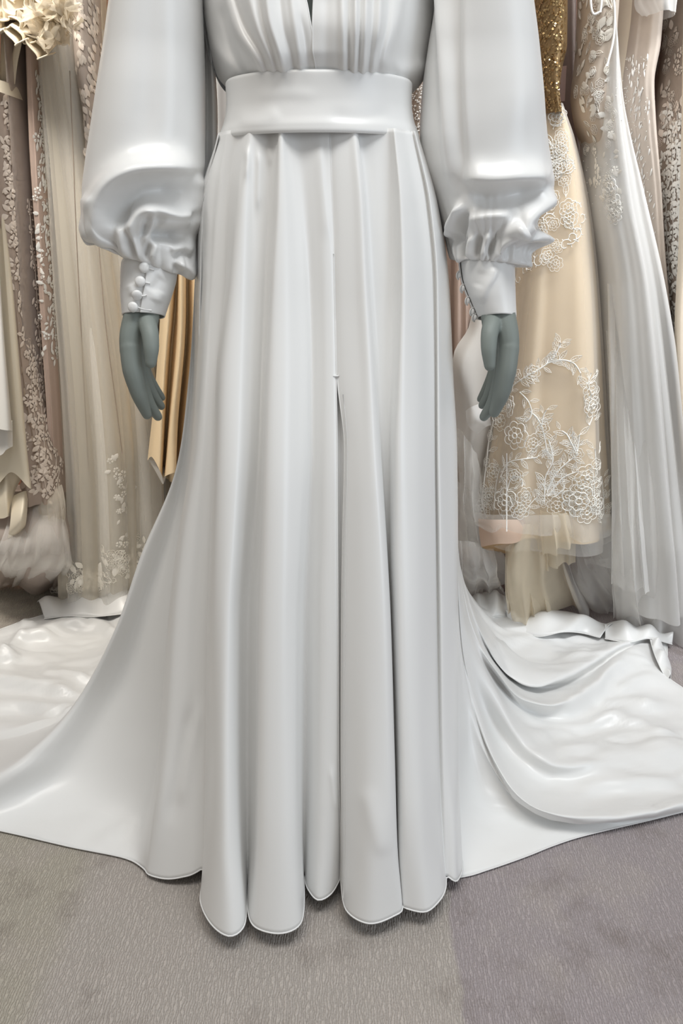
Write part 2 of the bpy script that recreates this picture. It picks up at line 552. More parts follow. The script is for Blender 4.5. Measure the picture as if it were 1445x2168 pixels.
hand([
    ([(1035, 470, 1.20), (1048, 600, 1.165), (1051, 660, 1.145), (1055, 690, 1.135)], [40, 35, 33, 30]),
    ([(1043, 620, 1.145), (1043, 655, 1.135), (1042, 685, 1.125)], [29, 26, 21]),
    ([(1062, 665, 1.13), (1074, 710, 1.115), (1077, 745, 1.108)], [26, 22, 20]),
    ([(1055, 665, 1.145), (1068, 710, 1.132), (1070, 750, 1.126)], [25, 22, 20]),
    ([(1048, 665, 1.155), (1062, 710, 1.15), (1064, 750, 1.146)], [24, 21, 19]),
    ([(1043, 665, 1.16), (1056, 708, 1.166), (1059, 745, 1.164)], [22, 19, 17]),
    ([(1077, 735, 1.108), (1071, 785, 1.10), (1060, 835, 1.10), (1046, 873, 1.105)], [20, 20, 17, 11]),
    ([(1070, 745, 1.126), (1058, 805, 1.12), (1042, 855, 1.122), (1024, 882, 1.128)], [18, 16, 13.5, 10]),
    ([(1063, 745, 1.146), (1047, 798, 1.14), (1034, 836, 1.143), (1020, 858, 1.148)], [16, 14, 11.5, 8.5]),
    ([(1058, 740, 1.164), (1044, 788, 1.16), (1030, 820, 1.162), (1016, 845, 1.166)], [15, 12, 10, 7.5]),
    ([(1045, 675, 1.125), (1036, 705, 1.10), (1034, 740, 1.088), (1036, 774, 1.084)], [19, 17, 15, 11]),
], 'grey hand with slightly curled fingers on the right side')
# ------------------------------------------------------------------ the white satin dress
satin = mat('white_satin', (0.80, 0.80, 0.79), 0.32, 0.5, sheen=0.15, weave=0.10, weave_scale=1800)
dress = empty('wedding_dress', (AX, 1.2, 0), 'white satin wedding dress with bishop sleeves, wide belt and long train on the mannequin', 'dress')

ZT, ZH = 1.056, 0.030
NR = 190
S = np.linspace(0, 1, NR)
BS = [0, .2, .45, .8, 1]
YC = pch(BS, [1.215, 1.19, 1.12, 1.0, .90], S)
BB = pch(BS, [.108, .14, .165, .17, .155], S)
OS = [0, .1, .3, .6, .85, 1]


def front(u, px, off, zh=ZH, hem=None):
    """one waist-to-hem line of the skirt: px = [(photo row, column)], off = depth of fold at six heights"""
    z = ZT + (zh - ZT) * S
    Y = YC - BB * math.sqrt(max(0, 1 - u * u)) + pch(OS, off, S)
    py = py_of(Y, z)
    rows, cols = zip(*px)
    x = pch(rows, cols, py)
    zc = Y * CP - (z - H) * SP
    return np.stack([(x - CX) * zc / F, Y, z], -1)


def fall(*pts):
    """a line of the side cloth: from the waist down to the floor and out to the hem; points (px, py, Y) or (px, py, 'z', h)"""
    W = [at(p[0], p[1], p[2]) if p[2] != 'z' else at(p[0], p[1], z=p[3]) for p in pts]
    return curve(W, NR)


cols = []
R = [285, 430, 600, 800, 950, 1150, 1300, 1600, 1800, 1900]


def rp(*v):
    return list(zip(R, v))


# ---- left train, from the back round to the front
cols += [
    fall((640, 283, 1.32), (560, 600, 1.40), (480, 1000, 1.46), (450, 1180, 1.50), (430, 1250, 'z', .02), (420, 1262, 'z', .004)),
    fall((560, 283, 1.31), (490, 600, 1.38), (440, 1000, 1.42), (380, 1180, 1.46), (340, 1250, 'z', .02), (285, 1256, 'z', .004)),
    fall((520, 283, 1.30), (470, 600, 1.36), (425, 1000, 1.39), (350, 1200, 1.42), (270, 1270, 'z', .015), (180, 1275, 'z', .004)),
    fall((500, 283, 1.29), (450, 600, 1.34), (415, 1000, 1.37), (330, 1220, 1.38), (250, 1310, 'z', .015), (140, 1306, 'z', .006), (60, 1312, 'z', .004)),
    fall((485, 282, 1.28), (440, 600, 1.33), (408, 1000, 1.36), (310, 1240, 1.35), (230, 1360, 'z', .015), (100, 1365, 'z', .006), (-30, 1345, 'z', .004)),
    fall((475, 282, 1.27), (432, 600, 1.32), (400, 1000, 1.345), (300, 1270, 1.33), (205, 1430, 'z', .02), (80, 1430, 'z', .012), (-60, 1420, 'z', .008), (-160, 1410, 'z', .004)),
    fall((470, 281, 1.26), (425, 430, 1.29), (420, 600, 1.30), (410, 800, 1.32), (385, 1000, 1.33), (330, 1170, 1.325), (270, 1340, 1.30), (180, 1490, 'z', .03), (60, 1540, 'z', .02), (-100, 1560, 'z', .012), (-260, 1590, 'z', .004)),
    fall((467, 281, 1.225), (418, 430, 1.235), (412, 600, 1.225), (399, 800, 1.20), (370, 1000, 1.17), (300, 1170, 1.145), (240, 1340, 1.115), (150, 1500, 1.08), (60, 1595, 'z', .090), (0, 1640, 'z', .072), (-120, 1700, 'z', .035), (-220, 1740, 'z', .004)),
    fall((463, 283, 1.19), (420, 430, 1.215), (414, 600, 1.21), (404, 850, 1.19), (372, 1070, 1.165), (312, 1260, 1.15), (240, 1470, 1.115), (140, 1635, 'z', .030), (60, 1700, 'z', .010), (-40, 1752, 'z', .004)),
    fall((462, 285, 1.165), (424, 430, 1.19), (418, 600, 1.175), (410, 850, 1.15), (385, 1100, 1.125), (347, 1350, 1.09), (292, 1580, 1.04), (232, 1700, 'z', .010), (150, 1793, 'z', .004)),
    fall((464, 286, 1.165), (430, 430, 1.17), (424, 600, 1.14), (418, 850, 1.115), (398, 1100, 1.08), (370, 1350, 1.04), (334, 1590, 1.00), (298, 1730, 'z', .012), (262, 1816, 'z', .004)),
]
nL = len(cols)
# ---- front: ridges and valleys
cols += [
    front(-.92, rp(462, 432, 426, 415, 405, 375, 357, 334, 308, 292), [.004, .01, .012, .014, .012, .020], zh=.006),
    front(-.90, rp(468, 440, 434, 424, 414, 385, 368, 348, 322, 310), [-.002, -.004, -.010, -.012, -.010, .012], zh=.008),
    front(-.82, rp(474, 452, 444, 434, 426, 405, 392, 380, 362, 352), [.002, .004, .000, .002, .010, .022], zh=.012),
    front(-.76, rp(482, 462, 452, 444, 440, 428, 420, 412, 405, 400), [.002, .006, .012, .022, .030, .032], zh=.022),
    front(-.70, rp(498, 482, 474, 458, 452, 444, 440, 436, 434, 430), [.004, .012, .018, .030, .042, .044]),
    front(-.66, rp(509, 493, 480, 457, 453, 445, 439, 435, 431, 424), [.003, -.003, -.006, -.006, .000, -.002]),
    front(-.58, rp(519, 503, 490, 472, 466, 458, 454, 452, 450, 448), [.000, -.012, -.022, -.026, -.028, -.032]),
    front(-.47, rp(528, 518, 512, 505, 500, 490, 482, 478, 478, 482), [.000, -.009, -.016, -.026, -.034, -.040]),
    front(-.40, rp(541, 536, 534, 528, 524, 512, 503, 502, 506, 512), [.003, .004, .002, .000, -.008, -.020]),
    front(-.36, rp(556, 556, 552, 545, 540, 525, 514, 511, 514, 521), [.006, .010, .016, .026, .028, .020]),
    front(-.32, rp(572, 568, 562, 554, 549, 537, 527, 524, 524, 524), [.008, .014, .024, .036, .048, .056]),
    front(-.30, rp(586, 580, 571, 560, 555, 548, 541, 540, 536, 526), [.000, .004, .012, .016, .020, .016]),
    front(-.26, rp(590, 586, 576, 567, 562, 556, 551, 548, 546, 541), [-.006, -.014, -.020, -.024, -.020, -.012]),
    front(-.17, rp(596, 602, 602, 602, 600, 597, 594, 592, 592, 590), [-.006, -.012, -.020, -.028, -.026, -.020]),
    front(-.10, rp(604, 620, 630, 634, 634, 630, 624, 622, 624, 628), [-.001, -.001, -.002, -.008, -.012, -.008]),
    front(-.06, rp(615, 632, 644, 650, 650, 641, 634, 633, 635, 641), [.002, .004, .008, .013, .018, .020]),
    front(-.04, rp(632, 646, 656, 660, 660, 652, 646, 644, 643, 644), [.004, .008, .018, .036, .060, .080]),
    front(-.01, rp(655, 664, 670, 672, 672, 668, 664, 662, 654, 648), [.002, .004, .012, .026, .040, .058]),
    front(.02, rp(676, 682, 686, 688, 687, 684, 680, 680, 678, 672), [.000, .000, .004, .012, .024, .036]),
    front(.05, rp(690, 695, 700, 703, 703, 702, 700, 702, 702, 700), [.000, .000, .002, .008, .024, .046]),
    front(.06, rp(698, 703, 707, 711, 713, 714, 715, 716, 720, 717), [.001, .002, .004, .012, .034, .072]),
]
iSL = len(cols) - 1
cols += [
    front(.06, rp(699, 704, 708, 713, 722, 720, 720, 718, 720, 718), [.001, .002, .005, .040, .060, .085]),
    front(.07, rp(700, 705, 709, 714, 729, 725, 723, 722, 722, 721), [.001, .002, .004, .012, .030, .066]),
]
iSR = len(cols) - 1
cols += [
    front(.09, rp(712, 718, 722, 730, 740, 738, 737, 738, 738, 734), [-.001, -.002, -.004, -.005, .004, .018]),
    front(.14, rp(735, 745, 750, 760, 766, 772, 776, 780, 782, 782), [-.003, -.008, -.014, -.022, -.020, -.004]),
    front(.20, rp(750, 764, 772, 784, 792, 806, 814, 822, 826, 834), [-.006, -.014, -.022, -.026, -.018, .008]),
    front(.23, rp(757, 772, 782, 795, 805, 818, 826, 835, 841, 850), [-.002, -.004, -.006, -.006, .002, .020]),
    front(.25, rp(762, 776, 785, 797, 806, 817, 824, 832, 839, 848), [.006, .012, .020, .026, .036, .060]),
    front(.33, rp(790, 800, 806, 812, 816, 822, 826, 834, 841, 849), [.005, .011, .021, .031, .044, .070]),
    front(.40, rp(818, 826, 830, 826, 824, 826, 830, 838, 843, 850), [.004, .010, .016, .026, .038, .054]),
    front(.43, rp(829, 839, 842, 835, 828, 827, 831, 840, 843, 850), [-.001, .000, .002, .004, .008, .014]),
    front(.48, rp(836, 848, 852, 848, 844, 844, 847, 853, 858, 862), [-.006, -.014, -.020, -.022, -.016, .002]),
    front(.58, rp(846, 866, 876, 878, 878, 880, 882, 886, 892, 900), [-.003, -.008, -.012, -.020, -.022, -.012]),
    front(.68, rp(858, 884, 900, 904, 906, 908, 909, 914, 922, 932), [.003, .004, .003, -.003, -.006, -.004]),
    front(.74, rp(868, 898, 913, 917, 918, 920, 921, 926, 935, 945), [.004, .006, .008, .007, .006, .006]),
    front(.78, rp(874, 905, 920, 922, 922, 924, 926, 930, 938, 949), [.006, .008, .012, .016, .018, .016]),
    front(.82, rp(879, 911, 926, 928, 929, 932, 934, 938, 945, 950), [-.004, -.008, -.008, -.004, .004, .010]),
    front(.90, rp(882, 921, 938, 943, 947, 950, 952, 956, 966, 966), [.000, .000, .002, -.004, -.008, -.012], zh=.022),
    front(.97, rp(885, 926, 948, 957, 965, 967, 968, 969, 977, 982), [.002, .004, .006, .002, -.006, -.006], zh=.012),
    front(1.0, rp(884, 926, 950, 959, 966, 968, 968, 967, 972, 966), [.020, .020, .020, .024, .030, .010], zh=.008),
]
nF = len(cols)
# ---- right train, from the front round to the back
cols += [
    fall((883, 290, 1.22), (925, 430, 1.22), (945, 600, 1.20), (955, 900, 1.13), (958, 1300, 1.03), (958, 1600, .97), (955, 1770, 'z', .03), (958, 1856, 'z', .004)),
    fall((882, 290, 1.23), (922, 430, 1.235), (944, 600, 1.22), (957, 900, 1.165), (964, 1200, 1.11), (972, 1450, 1.05), (1000, 1650, 'z', .05), (1040, 1760, 'z', .008), (1080, 1825, 'z', .004)),
    fall((882, 290, 1.24), (922, 430, 1.245), (944, 600, 1.23), (958, 900, 1.19), (966, 1200, 1.15), (978, 1420, 1.095), (1020, 1610, 'z', .07), (1090, 1715, 'z', .014), (1180, 1765, 'z', .006), (1215, 1775, 'z', .004)),
    fall((882, 290, 1.24), (922, 430, 1.25), (944, 600, 1.235), (960, 900, 1.20), (967, 1200, 1.16), (980, 1400, 1.115), (1020, 1560, 'z', .10), (1085, 1690, 'z', .04), (1180, 1742, 'z', .022), (1290, 1746, 'z', .010), (1400, 1730, 'z', .006)),
    fall((882, 290, 1.24), (922, 430, 1.25), (944, 600, 1.24), (961, 900, 1.20), (968, 1200, 1.16), (984, 1400, 1.115), (1016, 1510, 1.085), (1054, 1620, 'z', .078), (1110, 1695, 'z', .054), (1185, 1728, 'z', .044), (1300, 1731, 'z', .034), (1400, 1716, 'z', .028), (1500, 1700, 'z', .012)),
    fall((881, 290, 1.25), (920, 430, 1.26), (942, 600, 1.25), (960, 900, 1.22), (967, 1150, 1.19), (996, 1400, 1.14), (1046, 1540, 'z', .062), (1120, 1640, 'z', .016), (1220, 1680, 'z', .008), (1350, 1680, 'z', .007), (1540, 1660, 'z', .004)),
    fall((881, 290, 1.25), (920, 430, 1.27), (942, 600, 1.26), (960, 900, 1.24), (967, 1100, 1.22), (976, 1280, 1.19), (1006, 1380, 1.17), (1055, 1480, 1.135), (1105, 1568, 'z', .062), (1155, 1610, 'z', .048), (1210, 1622, 'z', .036), (1300, 1603, 'z', .028), (1445, 1592, 'z', .018), (1580, 1600, 'z', .004)),
    fall((880, 290, 1.26), (918, 430, 1.28), (940, 600, 1.28), (958, 900, 1.27), (968, 1150, 1.25), (1000, 1350, 1.21), (1056, 1450, 'z', .085), (1125, 1535, 'z', .022), (1210, 1570, 'z', .008), (1330, 1556, 'z', .007), (1540, 1545, 'z', .004)),
    fall((880, 290, 1.26), (918, 430, 1.28), (940, 600, 1.285), (958, 900, 1.28), (967, 1150, 1.265), (1002, 1340, 1.235), (1060, 1435, 1.20), (1120, 1508, 'z', .024), (1200, 1528, 'z', .010), (1310, 1480, 'z', .012), (1400, 1455, 'z', .010), (1470, 1475, 'z', .004)),
    fall((880, 290, 1.27), (918, 430, 1.29), (940, 600, 1.29), (958, 900, 1.285), (967, 1150, 1.27), (1000, 1325, 1.245), (1054, 1425, 1.22), (1105, 1478, 'z', .062), (1162, 1494, 'z', .050), (1232, 1466, 'z', .046), (1308, 1398, 'z', .036), (1350, 1385, 'z', .03), (1405, 1425, 'z', .012)),
    fall((878, 290, 1.28), (914, 430, 1.30), (934, 600, 1.31), (950, 900, 1.32), (966, 1150, 1.31), (1005, 1320, 1.275), (1075, 1430, 'z', .035), (1140, 1464, 'z', .012), (1225, 1440, 'z', .012), (1310, 1385, 'z', .016), (1370, 1365, 'z', .016), (1412, 1385, 'z', .006)),
    fall((876, 290, 1.29), (910, 430, 1.31), (930, 600, 1.32), (946, 900, 1.33), (964, 1150, 1.32), (1014, 1325, 1.295), (1072, 1422, 'z', .066), (1124, 1450, 'z', .052), (1202, 1426, 'z', .046), (1290, 1376, 'z', .034), (1345, 1355, 'z', .026), (1400, 1352, 'z', .006)),
    fall((872, 290, 1.30), (905, 430, 1.32), (924, 600, 1.34), (940, 900, 1.36), (962, 1150, 1.36), (1020, 1310, 'z', .08), (1095, 1392, 'z', .012), (1200, 1378, 'z', .008), (1330, 1335, 'z', .004)),
    fall((865, 290, 1.30), (895, 430, 1.33), (912, 600, 1.36), (930, 900, 1.39), (960, 1150, 1.40), (1008, 1275, 'z', .07), (1070, 1335, 'z', .014), (1150, 1338, 'z', .008), (1240, 1318, 'z', .004)),
    fall((840, 288, 1.31), (870, 600, 1.38), (900, 900, 1.42), (940, 1150, 1.44), (990, 1265, 'z', .05), (1045, 1300, 'z', .012), (1120, 1300, 'z', .004)),
    fall((800, 286, 1.32), (830, 600, 1.40), (860, 900, 1.45), (890, 1150, 1.48), (950, 1262, 'z', .03), (1000, 1285, 'z', .004)),
    fall((740, 284, 1.325), (760, 600, 1.42), (790, 900, 1.47), (810, 1150, 1.52), (830, 1260, 'z', .02), (840, 1285, 'z', .004)),
    fall((680, 283, 1.325), (680, 600, 1.42), (670, 900, 1.48), (650, 1150, 1.53), (640, 1260, 'z', .02), (630, 1275, 'z', .004)),
]
n_all = len(cols)
SUB = [6] * n_all
SUB[iSL], SUB[iSL + 1] = 3, 3
for q_ in range(1, 7): SUB[q_] = 22
for q_ in range(nF + 3, n_all - 3): SUB[q_] = 11
G = loft(cols, SUB, closed=True)
starts = np.concatenate([[0], np.cumsum(SUB)])

# creases that run across the train
floor_w = np.clip((0.10 - G[..., 2]) / 0.08, 0, 1)
side = np.ones(len(G)); side[starts[nL]:starts[nF]] = 0.0
wz = vnoise(G * np.array([1, 1.8, 0]), 7.0, 3, 3) * 0.011 + vnoise(G * np.array([1.0, 2.6, 0]), 15.0, 5, 2) * 0.006
hem_fade = np.clip((1 - S) / 0.05, 0, 1)[None]
side_n = side.copy(); side_n[starts[6]:starts[nL]] = 0.0
G[..., 2] += (np.abs(wz) * 1.2 + 0.001) * floor_w * side_n[:, None] * hem_fade
G[..., 2] = np.maximum(G[..., 2], 0.0035)
tr = [
    ([(-80, 1447), (60, 1464), (190, 1482)], 8, 30, .030),
    ([(-60, 1508), (60, 1504), (110, 1512), (190, 1508)], 9, 24, .022),
    ([(-60, 1550), (60, 1545), (140, 1535)], 16, 26, .014),
    ([(-30, 1420), (8, 1396), (44, 1402)], 14, 12, .026),
    ([(20, 1362), (80, 1352), (150, 1328), (215, 1322)], 9, 20, .026),
    ([(0, 1400), (30, 1372), (60, 1350)], 12, 12, .016),
    ([(80, 1420), (140, 1436), (200, 1440)], 10, 18, .012),
    ([(-60, 1600), (40, 1590), (110, 1565)], 14, 20, .010),
    ([(40, 1322), (80, 1328)], 9, 9, .012),
    ([(185, 1318), (225, 1330), (240, 1350)], 10, 10, .014),
    ([(120, 1440), (190, 1440)], 9, 9, .007),
    ([(120, 1786), (200, 1735), (240, 1725)], 8, 14, .006),
    ([(205, 1795), (260, 1755), (300, 1735)], 8, 14, .006),
    ([(60, 1770), (110, 1740)], 8, 12, .005),
    ([(1150, 1592), (1230, 1584), (1330, 1562), (1445, 1578)], 9, 16, .012),
    ([(1090, 1560), (1220, 1548), (1360, 1502), (1445, 1502)], 10, 18, .012),
    ([(1250, 1520), (1340, 1540), (1445, 1568)], 8, 14, .011),
    ([(1260, 1502), (1330, 1488), (1390, 1494)], 8, 12, .009),
    ([(1240, 1545), (1310, 1530), (1380, 1530)], 8, 12, .008),
    ([(1300, 1470), (1360, 1440), (1400, 1440)], 10, 14, .010),
    ([(1200, 1670), (1320, 1660), (1445, 1655)], 14, 20, .008),
    ([(1180, 1400), (1250, 1370)], 9, 9, .005),
    ([(1030, 1375), (1090, 1355), (1130, 1350)], 8, 8, .006),
    ([(1260, 1470), (1290, 1420), (1330, 1400)], 10, 10, .008),
]
Gt = strokes(G, tr, direction=(0, 0, 1))
sw = side.copy(); sw[starts[6] + 3:starts[8] + 3] = 0.0
m_ = (sw > 0)[:, None, None] * (G[..., 2:] < 0.2)
G = np.where(m_, Gt, G)

# small creases of the front
fr = [
    ([(546, 312), (548, 340), (547, 390), (545, 450)], 6, 8, .004),
    ([(520, 308), (524, 340), (520, 380)], 6, 7, .003),
    ([(568, 306), (571, 325), (570, 350)], 6, 6, .003),
    ([(676, 290), (684, 400), (700, 520)], 16, 5, .0022),
    ([(690, 300), (700, 430), (706, 540)], 9, 9, -.0012),
    ([(405, 1480), (380, 1620), (355, 1760)], 12, 22, -.005),
    ([(428, 1480), (400, 1600), (378, 1720)], 10, 12, .004),
    ([(765, 1660), (790, 1740), (815, 1820)], 16, 22, .003),
    ([(700, 1620), (712, 1720)], 6, 6, .003),
]
Gf = strokes(G, fr, direction=(0, -1, 0.1))
m_ = (side == 0)[:, None, None]
G = np.where(m_, Gf, G)
SK = G
# cut the centre slit below its bar tack
nv = NR
Fc = grid_faces(len(G), NR, True, False)
colI = Fc[:, 0] // nv; rowI = Fc[:, 0] % nv
z_slit = at(713, 797, .99)[2]
slit_row = int(np.searchsorted(-G[starts[iSL], :, 2], -z_slit))
cut = (colI >= starts[iSL]) & (colI < starts[iSR]) & (rowI >= slit_row)
skirt = mk('skirt', G, Fc[~cut], satin, dress)
solid(skirt, 0.0012, 1.0)
# darker facing seen in the slit
a, b2 = G[starts[iSL] - 2, slit_row - 4:], G[starts[iSR] + 2, slit_row - 4:]
tt = np.linspace(0, 1, 7)[:, None, None]
fac = a[None] * (1 - tt) + b2[None] * tt
fac = fac + np.array([0, .016, 0]) * np.sin(np.pi * np.clip(tt, .12, .88))
mk('slit_facing', fac, grid_faces(7, fac.shape[1]), satin, dress)
# rolled hem and slit edges
hem_line = curve(G[::2, -1], 900, closed=True)
hemV = tube_mesh(hem_line, 0.0012, 6, caps=False)
mk('rolled_hem', *hemV, satin, dress)
for ii, nm in ((starts[iSL], 'slit_edge'), (starts[iSR], 'slit_edge')):
    mk(nm, *tube_mesh(G[ii, slit_row:], 0.0011, 6), satin, dress)
# bar tack and seam above the slit
pa, pb = G[starts[iSL], slit_row], G[starts[iSR], slit_row]
mk('bar_tack', *tube_mesh([pa + (-.004, -.001, .001), (pa + pb) / 2 + (0, -.002, .001), pb + (.002, -.001, .001)], 0.0013, 6), satin, dress)
seam_r = G[starts[iSL], int(slit_row * .5):slit_row + 1] + np.array([0, -.0004, 0])
mk('centre_seam', *tube_mesh(seam_r, 0.0006, 5), satin, dress)
st = G[starts[iSR] + 4, slit_row + 4::3] + np.array([0, -.0006, 0])
mk('stitch_line', *tube_mesh(st, 0.00045, 4), satin, dress)

# ---- belt
belt_rows = [(1.1215, .1290, .1075), (1.119, .1305, .1095), (1.106, .1305, .110), (1.090, .1315, .1115), (1.070, .136, .1165), (1.058, .1415, .121), (1.0525, .1435, .122), (1.050, .1425, .121)]
t = np.linspace(0, 1, len(belt_rows)); tq = np.linspace(0, 1, 60); br = np.array(belt_rows)
zz, rx, ry = (pch(t, br[:, i], tq) for i in range(3))
ph = np.linspace(0, 2 * math.pi, 220, endpoint=False)
bx_ = AX + rx[None] * np.cos(ph)[:, None]
by_ = 1.215 - ry[None] * np.sin(ph)[:, None]
BG = np.stack([bx_, by_, np.repeat(zz[None], 220, 0)], -1)
BG = strokes(BG, [
    ([(500, 256), (550, 258), (600, 240)], 14, 20, .0018), ([(690, 244), (760, 250), (830, 240)], 14, 16, -.0016),
    ([(540, 206), (610, 200), (680, 206)], 14, 14, .0009),
], closed_u=True)
belt = mk('belt', BG, grid_faces(220, 60, True, False), satin, dress)
solid(belt, 0.003, -1.0 if False else 1.0)
for r0 in (0, -1):
    mk('belt_edge', *tube_mesh(np.vstack([BG[:, r0], BG[:1, r0]]), 0.0013, 6, caps=False), satin, belt)

# ---- bodice: two wrapped panels, gathered into the belt
def panel(rows, nu=150, nv=150):
    """rows: (py, px inner edge, px outer edge, Y inner edge, Y middle, Y outer)"""
    R_ = np.array(rows, float)
    py = np.linspace(R_[0, 0], R_[-1, 0], nv)
    q = [pch(R_[:, 0], R_[:, i], py) for i in range(1, 6)]
    u = np.linspace(0, 1, nu)
    out = np.zeros((nu, nv, 3))
    for j in range(nv):
        px = q[0][j] + (q[1][j] - q[0][j]) * u
        Yd = q[2][j] + (q[3][j] - q[2][j]) * np.minimum(u / .4, 1) + (q[4][j] - q[3][j]) * np.clip((u - .25) / .75, 0, 1) ** 2.4
        for i in range(nu):
            out[i, j] = at(px[i], py[j] + 34 * (u[i] ** 2.2) * np.clip((py[j] - 20) / 130, 0, 1), Yd[i])
    return out


left_p = panel([(-400, 470, 440, 1.20, 1.20, 1.235), (-280, 500, 428, 1.155, 1.155, 1.26), (-140, 560, 425, 1.13, 1.13, 1.27), (-60, 622, 424, 1.115, 1.11, 1.26), (0, 648, 428, 1.105, 1.10, 1.255), (60, 659, 440, 1.098, 1.095, 1.25), (105, 667, 450, 1.100, 1.098, 1.25), (135, 672, 462, 1.106, 1.105, 1.25), (152, 675, 480, 1.114, 1.112, 1.245), (172, 678, 505, 1.122, 1.124, 1.23)])
left_p = strokes(left_p, [([tuple(q) for q in p], a_, b_, c_ * .75) for p, a_, b_, c_ in [
    ([(468, -60), (500, 60), (540, 120), (572, 186)], 8, 16, .012), ([(480, -60), (520, 60), (555, 120), (580, 186)], 9, 9, -.010),
    ([(510, -60), (545, 60), (570, 120), (590, 186)], 10, 10, .008), ([(545, -60), (555, 40), (575, 110), (600, 186)], 8, 5, -.008),
    ([(560, -60), (572, 50), (590, 110), (606, 186)], 9, 9, .009), ([(585, -60), (600, 60), (618, 120), (625, 186)], 8, 8, -.006),
    ([(610, -60), (625, 60), (640, 186)], 8, 10, .006), ([(630, 20), (645, 80), (655, 186)], 7, 7, -.003),
    ([(440, -60), (455, 90), (480, 135), (510, 175)], 14, 14, .012), ([(466, 0), (490, 105), (525, 178)], 8, 10, -.009),
]], direction=(0, -1, 0))
right_p = panel([(-400, 890, 922, 1.20, 1.20, 1.235), (-280, 800, 926, 1.155, 1.155, 1.26), (-140, 715, 925, 1.13, 1.13, 1.27), (-60, 671, 922, 1.115, 1.11, 1.26), (0, 663, 917, 1.105, 1.098, 1.255), (60, 661, 910, 1.098, 1.09, 1.25), (105, 661, 904, 1.098, 1.096, 1.25), (135, 666, 898, 1.105, 1.104, 1.25), (152, 668, 884, 1.113, 1.112, 1.245), (172, 670, 860, 1.122, 1.124, 1.23)])
right_p = strokes(right_p, [([tuple(q) for q in p], a_, b_, c_ * .75) for p, a_, b_, c_ in [
    ([(722, -60), (725, 60), (728, 186)], 8, 10, .006), ([(740, -60), (738, 60), (738, 186)], 6, 6, -.009),
    ([(752, -60), (752, 60), (748, 186)], 6, 6, .008), ([(764, -60), (762, 60), (756, 186)], 5, 5, -.007),
    ([(776, -60), (773, 60), (766, 186)], 6, 6, .007), ([(792, -60), (787, 60), (775, 186)], 6, 6, -.007),
    ([(806, -60), (802, 60), (785, 186)], 7, 7, .008), ([(822, -60), (815, 60), (800, 110), (790, 186)], 6, 9, -.009),
    ([(690, 175), (690, 60), (692, -40)], 12, 12, -.003),
    ([(812, 178), (822, 110), (840, 40), (850, -40)], 10, 14, .007),
    ([(835, 165), (870, 155), (905, 140)], 12, 24, .010),
]], direction=(0, -1, 0))
left_p, right_p = relax(left_p, 3), relax(right_p, 3)
for g_, lb in ((left_p, None), (right_p, None)):
    o = mk('bodice_panel', g_, grid_faces(*g_.shape[:2]), satin, dress)
    solid(o, 0.0014, 0.0)
    mk('neckline_edge', *tube_mesh(g_[0], 0.0012, 6), satin, o)
# back of the bodice
BKR = [(1.10, .120, .08, 1.235), (1.13, .150, .09, 1.255), (1.20, .168, .10, 1.26), (1.30, .17, .10, 1.265), (1.40, .165, .085, 1.265), (1.46, .11, .06, 1.255)]
bk = ring_loft(BKR, 64)
bk = bk[32:]
bk = np.concatenate([bk, ring_loft(BKR, 64)[:1]])
mk('bodice_back', bk, grid_faces(*bk.shape[:2]), satin, dress)
# ---- bishop sleeves
def sleeve_grid(rows, n=260, nv=230, gather=None):
    """rows down the sleeve: (py, px left, px right, Y centre, depth radius, right-side drop in m, front lift in m, fold depth)"""
    R_ = np.array(rows, float)
    t = np.concatenate([[0], np.cumsum(np.abs(np.diff(R_[:, 0])) + 4.0)]); t /= t[-1]
    tq = np.linspace(0, 1, nv)
    q = [pch(t, R_[:, i], tq) for i in range(8)]
    ph = np.linspace(0, 2 * math.pi, n, endpoint=False)
    k0, sd_ = gather
    warp = 0.16 * np.sin(2 * ph + sd_) + 0.10 * np.sin(5 * ph + 2.1 * sd_) + .05 * np.sin(9 * ph + sd_)
    rip = 1 - 2 * np.abs(np.sin(k0 * (ph + warp) / 2)) ** 0.8          # rounded pleats with pinched valleys
    rip = -rip * (0.75 + 0.25 * np.sin(3 * ph + sd_))
    out = np.zeros((n, nv, 3))
    for j in range(nv):
        l, r = at(q[1][j], q[0][j], q[3][j]), at(q[2][j], q[0][j], q[3][j])
        xc, hw = (l[0] + r[0]) / 2, (r[0] - l[0]) / 2
        f = 1 + q[7][j] * rip
        out[:, j, 0] = xc + hw * np.cos(ph) * f
        out[:, j, 1] = q[3][j] - q[4][j] * np.sin(ph) * f
        out[:, j, 2] = l[2] - q[5][j] * np.cos(ph) + q[6][j] * np.sin(ph)
    return out


def cuff(rows, seam_deg, flip, n=150, nv=40, lift=0.010):
    R_ = np.array(rows, float)
    t = np.linspace(0, 1, len(R_)); tq = np.linspace(0, 1, nv)
    q = [pch(t, R_[:, i], tq) for i in range(5)]
    w = np.linspace(0, 1, n)
    ph = math.radians(seam_deg) - flip * w * (2 * math.pi + 0.45)
    grow = 0.0032 * (1 - w)
    out = np.zeros((n, nv, 3))
    for j in range(nv):
        l, r = at(q[1][j], q[0][j], q[3][j]), at(q[2][j], q[0][j], q[3][j])
        xc, hw = (l[0] + r[0]) / 2, (r[0] - l[0]) / 2
        out[:, j, 0] = xc + (hw + grow) * np.cos(ph)
        out[:, j, 1] = q[3][j] - (q[4][j] + grow) * np.sin(ph)
        out[:, j, 2] = l[2] + lift * np.sin(ph) * (tq[j] * 1.0)
    return out


